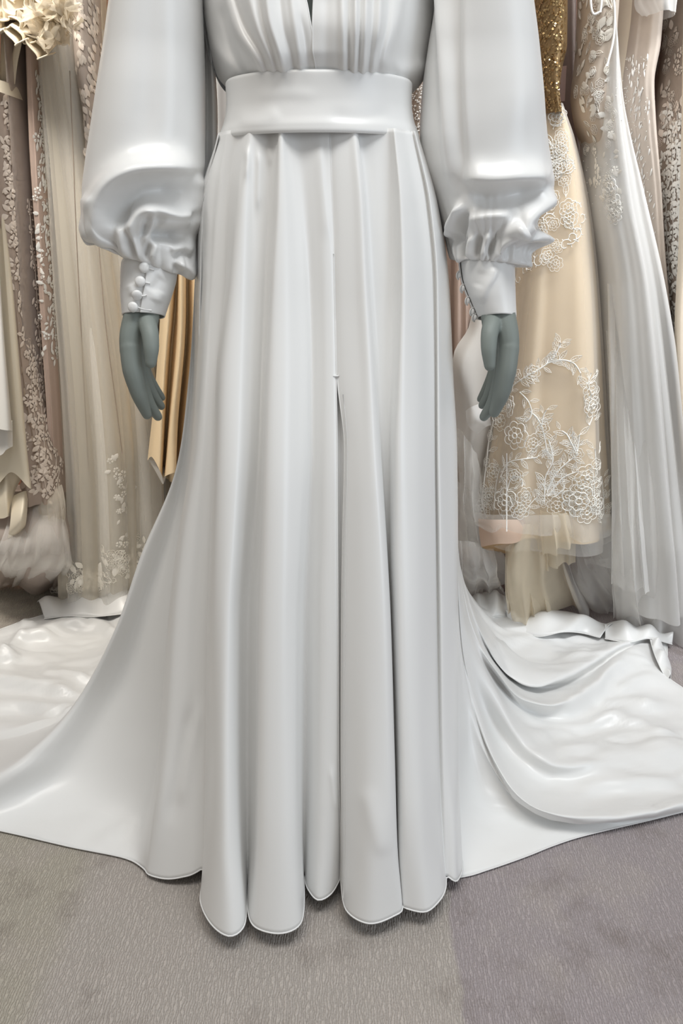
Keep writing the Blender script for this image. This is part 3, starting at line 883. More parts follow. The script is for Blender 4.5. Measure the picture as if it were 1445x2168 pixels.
LS = sleeve_grid([
    (-380, 335, 440, 1.22, .055, 0, 0, 0), (-250, 288, 428, 1.225, .075, 0, 0, 0), (-100, 256, 424, 1.225, .088, 0, 0, 0),
    (0, 240, 426, 1.22, .092, 0, 0, 0), (100, 226, 430, 1.22, .095, 0, 0, 0), (200, 210, 432, 1.215, .098, 0, 0, 0), (280, 198, 432, 1.212, .10, 0, 0, 0),
    (350, 187, 430, 1.21, .10, 0, 0, .0), (405, 182, 426, 1.208, .10, .002, 0, .0), (450, 186, 420, 1.205, .098, .004, 0, .005),
    (490, 203, 416, 1.20, .094, .010, .002, .015), (522, 226, 412, 1.195, .086, .018, .004, .03), (545, 244, 404, 1.187, .074, .022, .006, .05),
    (560, 256, 390, 1.178, .058, .018, .006, .085), (556, 266, 372, 1.17, .045, .006, .005, .07), (547, 270, 367, 1.168, .041, 0, .004, .03)],
    gather=(22, 0.6))
LS = strokes(LS, [
    ([(330, -320), (320, 0), (318, 180), (306, 300), (285, 380)], 46, 40, -.009),
    # the big roll that sweeps across the lower sleeve and down its left side
    ([(425, 352), (390, 356), (330, 358), (287, 366), (250, 392), (230, 428), (227, 472), (238, 510), (258, 542)], 34, 11, .030),
    ([(398, 404), (350, 404), (300, 412), (268, 440), (258, 490)], 20, 16, -.024),
    ([(414, 360), (414, 430), (410, 500)], 12, 14, .012),
    ([(410, 430), (372, 456), (330, 448), (302, 446), (282, 470), (272, 520)], 16, 9, .020),
    ([(330, 470), (365, 474), (400, 466)], 14, 12, .014),
    ([(318, 498), (355, 496), (392, 500)], 12, 12, -.026),
    # shelf at the left edge under the straight part
    ([(178, 424), (200, 426), (226, 432)], 24, 10, .006),
    ([(178, 450), (200, 480), (238, 526), (265, 552)], 9, 12, .010),
    ([(214, 486), (240, 530), (266, 552)], 6, 6, -.012),
    # teardrop loop and the gathers that fan out of the cuff
    ([(290, 500), (298, 470), (312, 450), (320, 466), (312, 494), (300, 525)], 6, 6, .012),
    ([(304, 500), (310, 474)], 6, 6, -.010),
    ([(250, 470), (262, 512), (282, 548)], 7, 8, .010), ([(268, 480), (276, 515), (290, 548)], 5, 5, -.010),
    ([(284, 500), (290, 525), (298, 550)], 5, 5, .008), ([(316, 515), (312, 535), (310, 550)], 5, 5, -.010), ([(330, 512), (324, 532), (320, 550)], 6, 6, .008),
], closed_u=True)
LS = strokes(LS, [([(372, 540), (394, 566), (404, 600)], 26, 24, .016), ([(366, 552), (380, 580), (392, 606)], 7, 7, -.014),
                  ([(356, 526), (384, 518), (412, 526)], 9, 8, .014), ([(366, 540), (392, 538), (410, 548)], 6, 6, -.011), ([(360, 550), (394, 560), (412, 584)], 6, 6, .008)], closed_u=True, gate=False, direction=(.35, -.7, -.25))
RS_ = sleeve_grid([
    (-380, 925, 1030, 1.22, .055, 0, 0, 0), (-250, 930, 1075, 1.225, .075, 0, 0, 0), (-100, 928, 1100, 1.225, .088, 0, 0, 0),
    (0, 922, 1115, 1.22, .094, 0, 0, 0), (100, 906, 1131, 1.22, .098, 0, 0, 0), (200, 893, 1144, 1.215, .10, 0, 0, 0), (280, 889, 1152, 1.212, .102, 0, 0, 0),
    (345, 894, 1161, 1.21, .102, 0, 0, 0), (388, 904, 1165, 1.208, .10, .0, 0, .0), (425, 918, 1154, 1.205, .098, .0, 0, .005),
    (462, 932, 1136, 1.20, .092, -.002, .002, .015), (500, 944, 1124, 1.195, .084, -.004, .004, .03), (535, 952, 1116, 1.187, .072, -.002, .006, .055),
    (558, 960, 1104, 1.178, .057, .006, .006, .09), (556, 974, 1090, 1.17, .045, .003, .005, .07), (549, 982, 1083, 1.168, .041, 0, .004, .03)],
    gather=(24, 1.9))
RS_ = strokes(RS_, [
    ([(935, -300), (938, -60), (944, 150), (950, 280), (958, 380), (974, 436)], 14, 34, .016),
    ([(962, -300), (966, -60), (968, 150), (974, 280), (984, 380), (994, 420)], 26, 10, -.014),
    ([(1060, -300), (1095, -60), (1105, 180), (1095, 330)], 46, 46, .008),
    # long roll across the puff, curling over at the right
    ([(975, 372), (1040, 382), (1100, 380), (1144, 384), (1158, 402)], 12, 30, .018),
    ([(985, 412), (1050, 416), (1110, 406), (1146, 404)], 24, 12, -.016),
    ([(1164, 394), (1146, 422), (1116, 446), (1096, 474), (1062, 510)], 13, 15, .024),
    ([(985, 466), (1030, 456), (1085, 454)], 18, 12, .012),
    ([(982, 426), (966, 458), (956, 508)], 8, 9, .018), ([(990, 446), (978, 482), (968, 522)], 8, 7, -.016),
    # gathers above the cuff
    ([(1034, 548), (1042, 518), (1058, 488)], 5, 5, -.013), ([(1050, 550), (1062, 522), (1082, 500)], 6, 6, .010), ([(1022, 548), (1028, 518), (1036, 488)], 5, 6, .010),
    ([(1010, 548), (1012, 520), (1016, 496)], 5, 5, -.011), ([(998, 550), (998, 522), (1002, 494)], 5, 6, .011), ([(986, 552), (982, 526), (984, 502)], 5, 5, -.011),
    ([(976, 556), (968, 530), (966, 508)], 6, 6, .010), ([(1064, 550), (1080, 528), (1104, 512)], 5, 5, -.011),
], closed_u=True)
RS_ = strokes(RS_, [([(1106, 498), (1130, 506), (1150, 516)], 20, 16, .032), ([(1100, 555), (1112, 570)], 18, 18, .010)], closed_u=True, gate=False, direction=(.95, -.25, -.05))
RS_ = strokes(RS_, [([(1090, 474), (1110, 497), (1152, 506)], 8, 9, .012), ([(1085, 532), (1120, 526), (1150, 522)], 12, 9, -.012)], closed_u=True)
LC = cuff([(538, 272, 368, 1.168, .040), (556, 261, 371, 1.165, .043), (590, 259, 368, 1.158, .042), (620, 259, 360, 1.152, .040), (648, 261, 350, 1.147, .037), (669, 263, 343, 1.144, .035)], 80, 1)
LC = strokes(LC, [([(345, 585), (330, 605), (320, 620)], 14, 14, -.003), ([(275, 600), (285, 625)], 10, 10, .003), ([(340, 615), (330, 640)], 14, 10, .003)])
RC = cuff([(540, 986, 1080, 1.168, .040), (556, 976, 1084, 1.165, .043), (590, 980, 1085, 1.158, .042), (620, 990, 1086, 1.152, .040), (648, 1002, 1087, 1.147, .037), (672, 1012, 1088, 1.144, .036)], 176, -1)
RC = strokes(RC, [([(1042, 560), (1046, 580), (1030, 610), (1018, 645)], 16, 6, .004), ([(1020, 570), (1010, 610)], 12, 12, -.003)])
LS, RS_ = relax(LS, 2, True), relax(RS_, 2, True)
for nm_s, SG, CG, lb, btn, edge in (
        ('sleeve', LS, LC, 'full gathered sleeve on the left side of the photo', [(314, 539), (306, 568), (298, 597), (290, 622), (284, 650)], [(334, 543), (326, 572), (317, 600), (310, 625), (320, 657)]),
        ('sleeve', RS_, RC, 'full gathered sleeve on the right side of the photo', [(977, 590), (983, 616), (990, 643), (1000, 672), (1007, 694)], None)):
    so = mk(nm_s, SG, grid_faces(SG.shape[0], SG.shape[1], True, False), satin, dress, label=lb)
    co = mk('cuff', CG, grid_faces(*CG.shape[:2]), satin, so)
    solid(co, 0.0014, 0.0)
    cb = bvh_of(CG, grid_faces(*CG.shape[:2]))
    for k, (bx0, by0) in enumerate(btn):
        if edge:
            p, nn = hit(cb, bx0, by0)
            if p is None: p, nn = at(bx0, by0, 1.10), np.array([0, -1.0, 0])
        else:
            j = min(int(4 + 33 * (by0 - 548) / 130), 39)
            p = CG[2, j] + 0.0; nn = np.array([-.8, -.55, 0.1])
        nn = nn / np.linalg.norm(nn)
        up = np.array([0, 0, 1.0]); a1 = np.cross(up, nn); a1 /= np.linalg.norm(a1); a2 = np.cross(nn, a1)
        rr = 0.0078 if edge else 0.0048
        prof = [(0.35, 0.0), (0.6, .15), (0.92, .3), (1.0, .5), (.93, .72), (.72, .88), (.4, .97), (.02, 1.0)]
        m_ = 16; ph = np.arange(m_) * 2 * math.pi / m_
        V = np.array([p + nn * (h_ * rr * 1.05 + .001) + rr * r_ * (np.cos(a) * a1 + np.sin(a) * a2) for r_, h_ in prof for a in ph])
        Fb = [list(f) for f in grid_faces(len(prof), m_, False, True)]
        bo = mk('button', V, Fb, satin, so)
        if edge:
            e, en = hit(cb, *edge[k])
            if e is not None:
                mk('button_loop', *tube_mesh(curve([p + nn * .003 + (0, 0, .003), (p + e) / 2 + nn * .005, e + en * .001], 8), 0.0011, 5), satin, so)
        else:
            lp = [p + nn * .002 + .006 * (np.cos(a) * nn + np.sin(a) * a2) for a in np.linspace(-1.6, 1.6, 9)]
            mk('button_loop', *tube_mesh(lp, 0.0011, 5), satin, so)

# inner folds of the sleeves seen between arm and waist
def fold(cols_, parent, name='sleeve_fold'):
    C_ = [curve([at(*p) for p in c], 60) for c in cols_]
    Gq = loft(C_, 8)
    return mk(name, Gq, grid_faces(*Gq.shape[:2]), satin, parent)


fold([[(424, -60, 1.24), (428, 150, 1.235), (424, 330, 1.235), (414, 420, 1.23)], [(430, -60, 1.275), (437, 150, 1.275), (436, 330, 1.27), (425, 430, 1.26)],
      [(432, -60, 1.262), (448, 150, 1.26), (450, 330, 1.258), (436, 440, 1.25)], [(434, -60, 1.275), (456, 150, 1.275), (460, 290, 1.272), (444, 440, 1.265)], [(430, -60, 1.30), (448, 150, 1.31), (450, 330, 1.31), (436, 440, 1.29)]], dress)
# ------------------------------------------------------------------ gowns on the rail behind
m_ivory = mat('ivory_satin', (0.74, 0.66, 0.52), 0.42, 0.5, sheen=0.1, weave=0.08)
m_white = mat('offwhite_satin', (0.76, 0.735, 0.69), 0.45, 0.45, weave=0.08)
m_champ = mat('champagne_satin', (0.84, 0.66, 0.43), 0.42, 0.5, weave=0.08)
m_lining = mat('champagne_lining', (0.78, 0.62, 0.42), 0.6, 0.3)
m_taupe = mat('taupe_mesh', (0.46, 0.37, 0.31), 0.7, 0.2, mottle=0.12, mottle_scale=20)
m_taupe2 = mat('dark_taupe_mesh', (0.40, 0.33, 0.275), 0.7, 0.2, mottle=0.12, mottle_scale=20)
m_tan = mat('tan_fabric', (0.42, 0.25, 0.17), 0.7, 0.2)
m_rosy = mat('rose_beige_lining', (0.56, 0.43, 0.36), 0.6, 0.2)
m_gold = mat('gold_sequin_cloth', (0.30, 0.195, 0.09), 0.45, 0.6, metallic=0.5, mottle=0.5, mottle_scale=160)
m_sequin = mat('gold_sequin', (0.62, 0.44, 0.22), 0.22, 0.8, metallic=1.0)
m_bead = mat('glass_bead', (0.92, 0.90, 0.86), 0.08, 0.9, coat=0.6)
m_lace = mat('ivory_lace', (0.86, 0.82, 0.74), 0.65, 0.3)
m_lacew = mat('white_lace', (0.90, 0.88, 0.83), 0.65, 0.3)
m_laced = mat('rose_lace', (0.80, 0.70, 0.61), 0.65, 0.3)
m_laceg = mat('greige_lace', (0.62, 0.55, 0.48), 0.7, 0.3)
m_cream = mat('cream_ribbon', (0.80, 0.71, 0.56), 0.5, 0.4)
m_tulle_c = mat('cream_tulle', (0.86, 0.80, 0.69), 0.8, 0.1, alpha=0.42, alpha_edge=0.85, transluc=0.25)
m_tulle_w = mat('white_tulle', (0.89, 0.88, 0.86), 0.8, 0.1, alpha=0.45, alpha_edge=0.85, transluc=0.25)
m_tulle_s = mat('sheer_white_tulle', (0.89, 0.87, 0.83), 0.8, 0.1, alpha=0.22, alpha_edge=0.6, transluc=0.25)
m_tulle_m = mat('mauve_tulle', (0.55, 0.47, 0.42), 0.8, 0.1, alpha=0.55, alpha_edge=0.9, transluc=0.2)
m_tulle_g = mat('champagne_tulle', (0.86, 0.76, 0.59), 0.8, 0.1, alpha=0.45, alpha_edge=0.8, transluc=0.25)
m_metal = mat('rail_metal', (0.62, 0.62, 0.63), 0.25, metallic=1.0)

RAIL_Z, RAIL_Y = 1.64, 1.80


def gown_root(name, label, px, Y=1.75, group='gowns hanging on the rail'):
    x = at(px, 600, Y)[0]
    return empty(name, (x, Y, 0), label, 'gown', group)


def tube(rows, Y, ry, folds=7, amp=(0.03, 0.22), n=170, nv=120, seed=1, hemwave=0.0, front=False, noise_amp=0.0, sharp=1.3):
    """hanging cloth: rows (py, px left, px right) at distance Y; pleats deepen towards the hem"""
    R_ = np.array(rows, float)
    r = np.random.default_rng(seed)
    py = np.linspace(R_[0, 0], R_[-1, 0], nv)
    pl, pr = pch(R_[:, 0], R_[:, 1], py), pch(R_[:, 0], R_[:, 2], py)
    s = np.linspace(0, 1, nv)
    ph = np.linspace(0, 2 * math.pi, n, endpoint=False)
    drift = 0.5 * np.sin(s * 2.2 + seed)
    G = np.zeros((n, nv, 3))
    ks = [folds, folds + 3, folds * 2 + 1]
    pp = r.uniform(0, 6.28, 3); ww = (1.0, 0.7, 0.4)
    ryv = ry if hasattr(ry, '__len__') else (ry, ry)
    ryv = ryv[0] + (ryv[1] - ryv[0]) * s
    for j in range(nv):
        l, q = at(pl[j], py[j], Y), at(pr[j], py[j], Y)
        a = amp[0] + (amp[1] - amp[0]) * s[j]
        w = sum(wk * np.sin(k * (ph + 0.12 * drift[j] * np.sin(ph * 2 + k)) + p) for k, p, wk in zip(ks, pp, ww))
        f = 1 + a * np.tanh(w * sharp)
        G[:, j, 0] = (l[0] + q[0]) / 2 + (q[0] - l[0]) / 2 * np.cos(ph) * f
        G[:, j, 1] = Y - ryv[j] * np.sin(ph) * f
        G[:, j, 2] = l[2]
    if hemwave:
        G[..., 2] += (hemwave * np.sin(3 * ph + pp[0]))[:, None] * (s ** 3)[None]
    if noise_amp:
        nz = vnoise(G, 7.0, seed, 2) * noise_amp
        G[..., 1] += nz; G[..., 0] += vnoise(G + 5.0, 6.0, seed + 3, 2) * noise_amp * 0.6
    G[..., 2] = np.maximum(G[..., 2], 0.004)
    return G


def cloth(name, G, m, parent, label=None, closed=True):
    return mk(name, G, grid_faces(G.shape[0], G.shape[1], closed, False), m, parent, label=label)


def hanger(root, px, py, Y):
    """hook and bar that carry the gown on the rail, above the picture"""
    p = at(px, py, Y)
    z0 = max(p[2], 1.42)
    x = p[0]
    th = np.linspace(0, 1.35 * math.pi, 14)
    hook = [(x, RAIL_Y, z0), (x, RAIL_Y, RAIL_Z - 0.05)] + [(x, RAIL_Y + .02 - .02 * math.cos(a), RAIL_Z - .0 + .02 * math.sin(a) - 0.0) for a in th]
    bar = [(x, RAIL_Y - .18, z0 - .05), (x, RAIL_Y - .08, z0 - .01), (x, RAIL_Y, z0), (x, RAIL_Y + .08, z0 - .01), (x, RAIL_Y + .18, z0 - .05)]
    V, Fc = join([tube_mesh(hook, .002, 6), tube_mesh(curve(bar, 20), .006, 8)])
    return mk('hanger', V, Fc, m_metal, root)


def sheet(cols, m, name, root, sub=14, rows=70, crumple=0.0, seed=1, label=None, pleat=None):
    """free hanging or heaped cloth through lines of points (px, py, Y) or (px, py, 'z', h)"""
    C = [curve([at(p[0], p[1], p[2]) if p[2] != 'z' else at(p[0], p[1], z=p[3]) for p in c], rows) for c in cols]
    G = loft(C, sub)
    if pleat:                                     # gathers that run down the cloth and open towards its hem
        k, a = pleat
        u = np.linspace(0, 1, len(G))[:, None]; v = np.linspace(0, 1, rows)[None]
        w = np.sin(2 * math.pi * k * (u + .03 * np.sin(7 * u + 3 * v + seed)) + seed) + .5 * np.sin(2 * math.pi * (k * 1.7) * u + 2 * seed + 1.5 * v)
        G[..., 1] += a * w * (.35 + .65 * v)
        G[..., 0] += .5 * a * np.cos(2 * math.pi * k * u * 1.3 + seed) * (.3 + .7 * v)
        G[..., 2] += .25 * a * w * v ** 2 + a * .5 * vnoise(np.stack([u * 9 + 0 * v, 0 * u + 0 * v, 0 * u + 0 * v], -1), 1.0, seed) * v ** 3
        G[..., 2] = np.maximum(G[..., 2], 0.004)
    if crumple:
        G = G + np.stack([vnoise(G + k * 3.7, 14.0, seed + k, 3) for k in range(3)], -1) * crumple
        G[..., 2] = np.maximum(G[..., 2], 0.004)
    return cloth(name, G, m, root, label, closed=False), G


# ---- lace pieces: shared little meshes, local z towards the viewer
def me_from(name, V, Fc, m):
    me = bpy.data.meshes.new(name)
    me.from_pydata([tuple(map(float, v)) for v in V], [], [tuple(int(i) for i in f) for f in Fc])
    me.polygons.foreach_set('use_smooth', np.ones(len(me.polygons), bool))
    me.materials.append(m); me.update()
    return me


def leaf_geo(w=0.36, L=1.0, t=0.035):
    xs = [0, .18, .42, .68, .88, 1.0]; ws = [.02, .62, 1.0, .8, .38, .0]
    V, Fc = [], []
    for x, k in zip(xs, ws):
        V += [(x * L - L / 2, -w / 2 * k, 0), (x * L - L / 2, 0, t * (.4 + k)), (x * L - L / 2, w / 2 * k, 0)]
    for i in range(5):
        a = i * 3; b = a + 3
        Fc += [(a, b, b + 1, a + 1), (a + 1, b + 1, b + 2, a + 2)]
    return V, Fc


def flower_geo(n=5, t=0.06):
    V = [(0, 0, t * 1.3)]; Fc = []
    for k in range(n):
        a = 2 * math.pi * k / n
        i0 = len(V)
        for da, r, z in ((-.10, .16, .9), (-.52, .36, .3), (-.36, .49, .1), (0, .50, .5), (.36, .49, .1), (.52, .36, .3), (.10, .16, .9), (0, .33, 1.0)):
            V.append((r * math.cos(a + da * 5 / n), r * math.sin(a + da * 5 / n), z * t))
        c = i0 + 7
        for q in range(6):
            Fc.append((i0 + q, i0 + q + 1, c))
        Fc.append((0, i0, c)); Fc.append((0, c, i0 + 6))
    return V, Fc


def tube2(P, r, n=4):
    return tube_mesh(P, r, n)


def outline_leaf_geo(r=0.022):
    up = [(-.5 + t, .19 * math.sin(math.pi * t ** .85), 0) for t in np.linspace(0, 1, 9)]
    dn = [(-.5 + t, -.19 * math.sin(math.pi * t ** .85), 0) for t in np.linspace(0, 1, 9)]
    return join([tube2(up, r), tube2(dn, r), tube2([(-.6, 0, 0), (.35, 0, 0.02)], r)]
                + [tube2([(-.25 + .2 * k, 0, 0), (-.15 + .2 * k, s * .11, 0)], r * .6) for k in range(3) for s in (-1, 1)])


def outline_flower_geo(n=6, r=0.02, rings=2):
    parts = []
    for g in range(rings):
        R0 = .5 - .2 * g
        a = np.linspace(0, 2 * math.pi, n * 8 + 1) + g * .4
        rad = R0 * (.80 + .20 * np.abs(np.sin(n * a / 2)))
        parts.append(tube2(np.stack([rad * np.cos(a), rad * np.sin(a), .04 * g + 0 * a], -1), r))
    for k in range(n):
        a = 2 * math.pi * k / n
        parts.append(tube2([(.10 * math.cos(a), .10 * math.sin(a), .03), (.38 * math.cos(a), .38 * math.sin(a), .02)], r * .7))
    a = np.linspace(0, 2 * math.pi, 9)
    parts.append(tube2(np.stack([.09 * np.cos(a), .09 * np.sin(a), .05 + 0 * a], -1), r))
    return join(parts)


def scroll_geo(r=0.03):
    a = np.linspace(0, 1.6 * math.pi, 18)
    rad = .42 * (1 - a / (2.1 * math.pi))
    P = np.stack([rad * np.cos(a), rad * np.sin(a), 0 * a], -1)
    parts = [tube2(P, r)]
    for k in (2, 5, 8):
        c = P[k]; d = c / np.linalg.norm(c)
        parts.append(tube2([c, c * 1.25 + (0.02, 0, .02), c * 1.42], r * .8))
    return join(parts)


PIECE = {}


def piece(kind, m):
    key = (kind, m.name)
    if key not in PIECE:
        geo = {'leaf': lambda: leaf_geo(.46), 'flower': flower_geo, 'leaf_outline': outline_leaf_geo, 'flower_outline': outline_flower_geo, 'scroll': scroll_geo,
               'petal': lambda: leaf_geo(.6, 1.0, .035), 'rose': lambda: outline_flower_geo(7, .016, 3), 'dash': lambda: leaf_geo(.28, 1.0, .12)}[kind]()
        PIECE[key] = me_from(kind, *geo, m)
    return PIECE[key]


NAME = {'leaf': 'leaf', 'flower': 'flower', 'leaf_outline': 'leaf', 'flower_outline': 'flower', 'scroll': 'scroll', 'petal': 'petal', 'rose': 'flower', 'dash': 'bead'}


def place(root, kind, m, p, nrm, size, ang, lift=0.0012):
    """lay a lace piece on the cloth at point p; ang turns it in the cloth"""
    nrm = Vector(nrm).normalized()
    x = Vector((1, 0, 0)) - nrm * nrm.x
    x.normalize(); y = nrm.cross(x)
    ca, sa = math.cos(ang), math.sin(ang)
    X = x * ca + y * sa; Yv = nrm.cross(X)
    M = Matrix(((X.x, Yv.x, nrm.x, 0), (X.y, Yv.y, nrm.y, 0), (X.z, Yv.z, nrm.z, 0), (0, 0, 0, 1)))
    o = bpy.data.objects.new(NAME[kind], piece(kind, m))
    o.parent = root
    pos = Vector([float(v) for v in p]) + nrm * lift - Vector(root.location)
    o.matrix_local = Matrix.Translation(pos) @ M @ Matrix.Diagonal((size, size, size, 1))
    COL.objects.link(o)
    return o


MM = 0.00102            # metres per photo pixel at the rail


def trail(root, bvh, path, m, leaf=15, flower=20, step=13, kinds=('leaf', 'flower'), fl_every=4, seed=0, stem=True, stem_r=.0008, jit=3, limit=None):
    """a spray of lace along a path of photo pixels, laid on the cloth"""
    r = random.Random(seed)
    P = smooth_poly(path, 80) if len(path) > 2 else np.array([np.array(path[0]) * (1 - t) + np.array(path[1]) * t for t in np.linspace(0, 1, 80)], float)
    L = np.concatenate([[0], np.cumsum(np.linalg.norm(np.diff(P, axis=0), axis=1))])
    n = max(2, int(L[-1] / step))
    line = []; side = 1
    for k in range(n + 1):
        d = L[-1] * k / n
        x, y = np.interp(d, L, P[:, 0]), np.interp(d, L, P[:, 1])
        x2, y2 = np.interp(min(d + 3, L[-1]), L, P[:, 0]), np.interp(min(d + 3, L[-1]), L, P[:, 1])
        x1, y1 = np.interp(max(d - 3, 0), L, P[:, 0]), np.interp(max(d - 3, 0), L, P[:, 1])
        a = math.atan2(-(y2 - y1), x2 - x1)
        p, nn = hit(bvh, x, y)
        if p is None: continue
        line.append(p + nn * .001)
        if fl_every and k % fl_every == fl_every - 1:
            fs = flower * r.uniform(.8, 1.2)
            place(root, kinds[1], m, p, nn, fs * MM, r.uniform(0, 6))
        else:
            for s in ((side,) if r.random() < .6 else (1, -1)):
                la = a + s * r.uniform(.6, 1.1)
                lx, ly = x + math.cos(la) * leaf * .62 + r.uniform(-1, 1) * jit * .4, y - math.sin(la) * leaf * .62
                q, qn = hit(bvh, lx, ly)
                if q is not None and abs(q[1] - p[1]) < .08:
                    place(root, kinds[0], m, q, qn, leaf * MM * r.uniform(.8, 1.2), la)
            side = -side
    if stem and len(line) > 2:
        jump = np.linalg.norm(np.diff(np.array(line), axis=0), axis=1)
        if jump.max() < .09:
            mk('stem', *tube_mesh(curve(line, len(line) * 2), stem_r, 4), m, root)


def scatter(root, bvh, inside, m, n, kinds, size, gap, seed=0, tries=6000):
    """all-over lace: pieces spaced apart over the cloth inside a region of the photo"""
    r = random.Random(seed); got = []
    x0, x1, y0, y1, test = inside
    for _ in range(tries):
        if len(got) >= n: break
        x, y = r.uniform(x0, x1), r.uniform(y0, y1)
        if test is not None and not test(x, y): continue
        if any((x - a) ** 2 + (y - b) ** 2 < gap * gap for a, b in got): continue
        p, nn = hit(bvh, x, y)
        if p is None: continue
        got.append((x, y))
        place(root, r.choice(kinds), m, p, nn, r.uniform(*size) * MM, r.uniform(0, 6.28))


def beads(root, bvh, pts, m, r=0.0016, name='beads'):
    parts = []
    for px, py in pts:
        p, nn = hit(bvh, px, py)
        if p is None: continue
        c = p + nn * r * .6
        V = [c + r * np.array(v) for v in ((1, 0, 0), (-1, 0, 0), (0, 1, 0), (0, -1, 0), (0, 0, 1), (0, 0, -1))]
        parts.append((V, [(0, 2, 4), (2, 1, 4), (1, 3, 4), (3, 0, 4), (2, 0, 5), (1, 2, 5), (3, 1, 5), (0, 3, 5)]))
    if parts:
        o = mk(name, *join(parts), m, root, smooth=False)
        o['kind'] = 'stuff'
        return o


def gb(G, closed=True):
    return bvh_of(G, grid_faces(G.shape[0], G.shape[1], closed, False))


# rail
rp_ = []
x0, x1 = -1.15, 1.15
for seg in ([(x0, RAIL_Y, RAIL_Z), (x1, RAIL_Y, RAIL_Z)], [(x0, RAIL_Y, .02), (x0, RAIL_Y, RAIL_Z + .03)], [(x1, RAIL_Y, .02), (x1, RAIL_Y, RAIL_Z + .03)],
            [(x0, RAIL_Y - .25, .02), (x0, RAIL_Y + .25, .02)], [(x1, RAIL_Y - .25, .02), (x1, RAIL_Y + .25, .02)]):
    rp_.append(seg)
rail = empty('clothes_rail', (0, RAIL_Y, 0), 'chrome clothes rail carrying the row of bridal gowns', 'clothes rail')
for seg, nm in zip(rp_, ('rail_bar', 'upright', 'upright', 'foot', 'foot')):
    mk(nm, *tube_mesh(np.linspace(seg[0], seg[1], 6), .0125 if nm != 'foot' else .019, 14), m_metal, rail)
# ================= left of the dress
TOP = -215
# --- cream tulle gown with pleats, lace at the hem
g = gown_root('tulle_gown', 'cream pleated tulle gown with cutwork lace hem left of the dress', 215, 1.78)
u = tube([(TOP, 120, 190), (-60, 105, 200), (60, 100, 208), (350, 112, 250), (600, 118, 292), (800, 128, 318), (1000, 138, 332), (1150, 142, 336), (1225, 146, 330)], 1.80, .13, 6, (.02, .10), seed=4)
cloth('lining', u, mat('greige_lining', (0.86, 0.82, 0.74), .7, .2), g)
t1 = tube([(TOP, 116, 196), (-60, 100, 206), (60, 96, 212), (350, 108, 258), (600, 114, 300), (800, 124, 326), (1000, 134, 340), (1150, 138, 342), (1240, 140, 338)], 1.80, .15, 9, (.03, .16), seed=5, n=240)
cloth('tulle_layer', t1, m_tulle_c, g)
t2 = tube([(60, 100, 214), (350, 112, 262), (600, 118, 306), (800, 128, 334), (1000, 136, 348), (1150, 140, 350), (1248, 138, 346)], 1.80, .165, 7, (.03, .15), seed=9, n=240)
cloth('tulle_layer', t2, m_tulle_s, g)
b5 = gb(t2)
rr = random.Random(3)
# seams with tiny dark stitches down the tulle
for pth in ([(147, 150), (158, 400), (172, 700), (188, 1000)], [(205, 480), (222, 680), (244, 850), (258, 960)]):
    sp = smooth_poly(pth, 60); L_ = []
    for x, y in sp:
        p, nn = hit(b5, x, y)
        if p is not None: L_.append(p + nn * .001)
    mk('seam', *tube_mesh(L_, .0009, 4), mat('seam_thread', (.36, .29, .24), .7), g)
# cutwork lace along the hem
for k in range(150):
    x = rr.uniform(112, 330); y = 1246 - abs(rr.gauss(0, 34)) - max(0, (x - 200)) * .35
    if x < 215 and y < 1190: continue
    p, nn = hit(b5, x, y)
    if p is None: continue
    place(g, rr.choice(['flower_outline', 'petal', 'leaf', 'scroll']), m_lace, p, nn, rr.uniform(20, 34) * MM, rr.uniform(0, 6))
for k in range(46):
    x = rr.gauss(246, 13) + 0; y = rr.uniform(960, 1190); x += (y - 960) * .12
    p, nn = hit(b5, x, y)
    if p is not None: place(g, rr.choice(['petal', 'leaf', 'flower']), m_lace, p, nn, rr.uniform(12, 22) * MM, rr.uniform(0, 6))
# lace laid out on the floor at its foot
for k in range(80):
    x = rr.uniform(112, 300); y = 1258 - rr.random() * 60
    if x < 165: y = 1255 - rr.random() * (x - 100) * .9
    p = at(x, y, z=.006 + rr.random() * .02)
    place(g, rr.choice(['flower_outline', 'petal', 'scroll', 'leaf']), m_lace, p, (rr.uniform(-.3, .3), rr.uniform(-.8, -.2), 1), rr.uniform(20, 36) * MM, rr.uniform(0, 6), lift=.003)
# scaly applique at the top right of the gown
sc = tube([(TOP, 158, 200), (-60, 160, 205), (60, 160, 210), (140, 165, 214), (260, 185, 216), (340, 192, 205)], 1.70, .05, 3, (.02, .05), seed=8)
cloth('overlay', sc, mat('greige_mesh', (.46, .39, .34), .7, .2), g)
bs = gb(sc)
for k in range(130):
    y = rr.uniform(2, 335); x = rr.uniform(158, 214) + max(0, y - 200) * .08
    p, nn = hit(bs, x, y)
    if p is not None: place(g, 'petal', m_laceg if rr.random() < .5 else m_laced, p, nn, rr.uniform(11, 18) * MM, -1.3 + rr.uniform(-.4, .4))
hanger(g, 155, TOP, 1.8)

# --- mauve tulle gown
g = gown_root('tulle_gown', 'mauve grey tulle gown squeezed between two lace gowns on the left', 95, 1.72)
t1 = tube([(TOP, 30, 70), (60, 40, 76), (130, 44, 80), (400, 56, 98), (700, 72, 114), (1000, 88, 140), (1085, 92, 146)], 1.72, .11, 5, (.05, .18), seed=11)
cloth('tulle_layer', t1, m_tulle_m, g)
cloth('lining', tube([(TOP, 36, 64), (130, 48, 76), (400, 60, 94), (700, 76, 108), (1000, 94, 132), (1080, 98, 138)], 1.74, .09, 4, (.03, .12), seed=12), mat('mauve_lining', (.42, .345, .305), .7, .2), g)
bm = gb(t1)
trail(g, bm, [(72, 540), (82, 700), (98, 900), (112, 1040)], m_laced, 15, 20, 13, fl_every=3, seed=5)
trail(g, bm, [(60, 420), (70, 560)], m_laced, 10, 14, 14, fl_every=3, seed=6)
hanger(g, 50, TOP, 1.74)

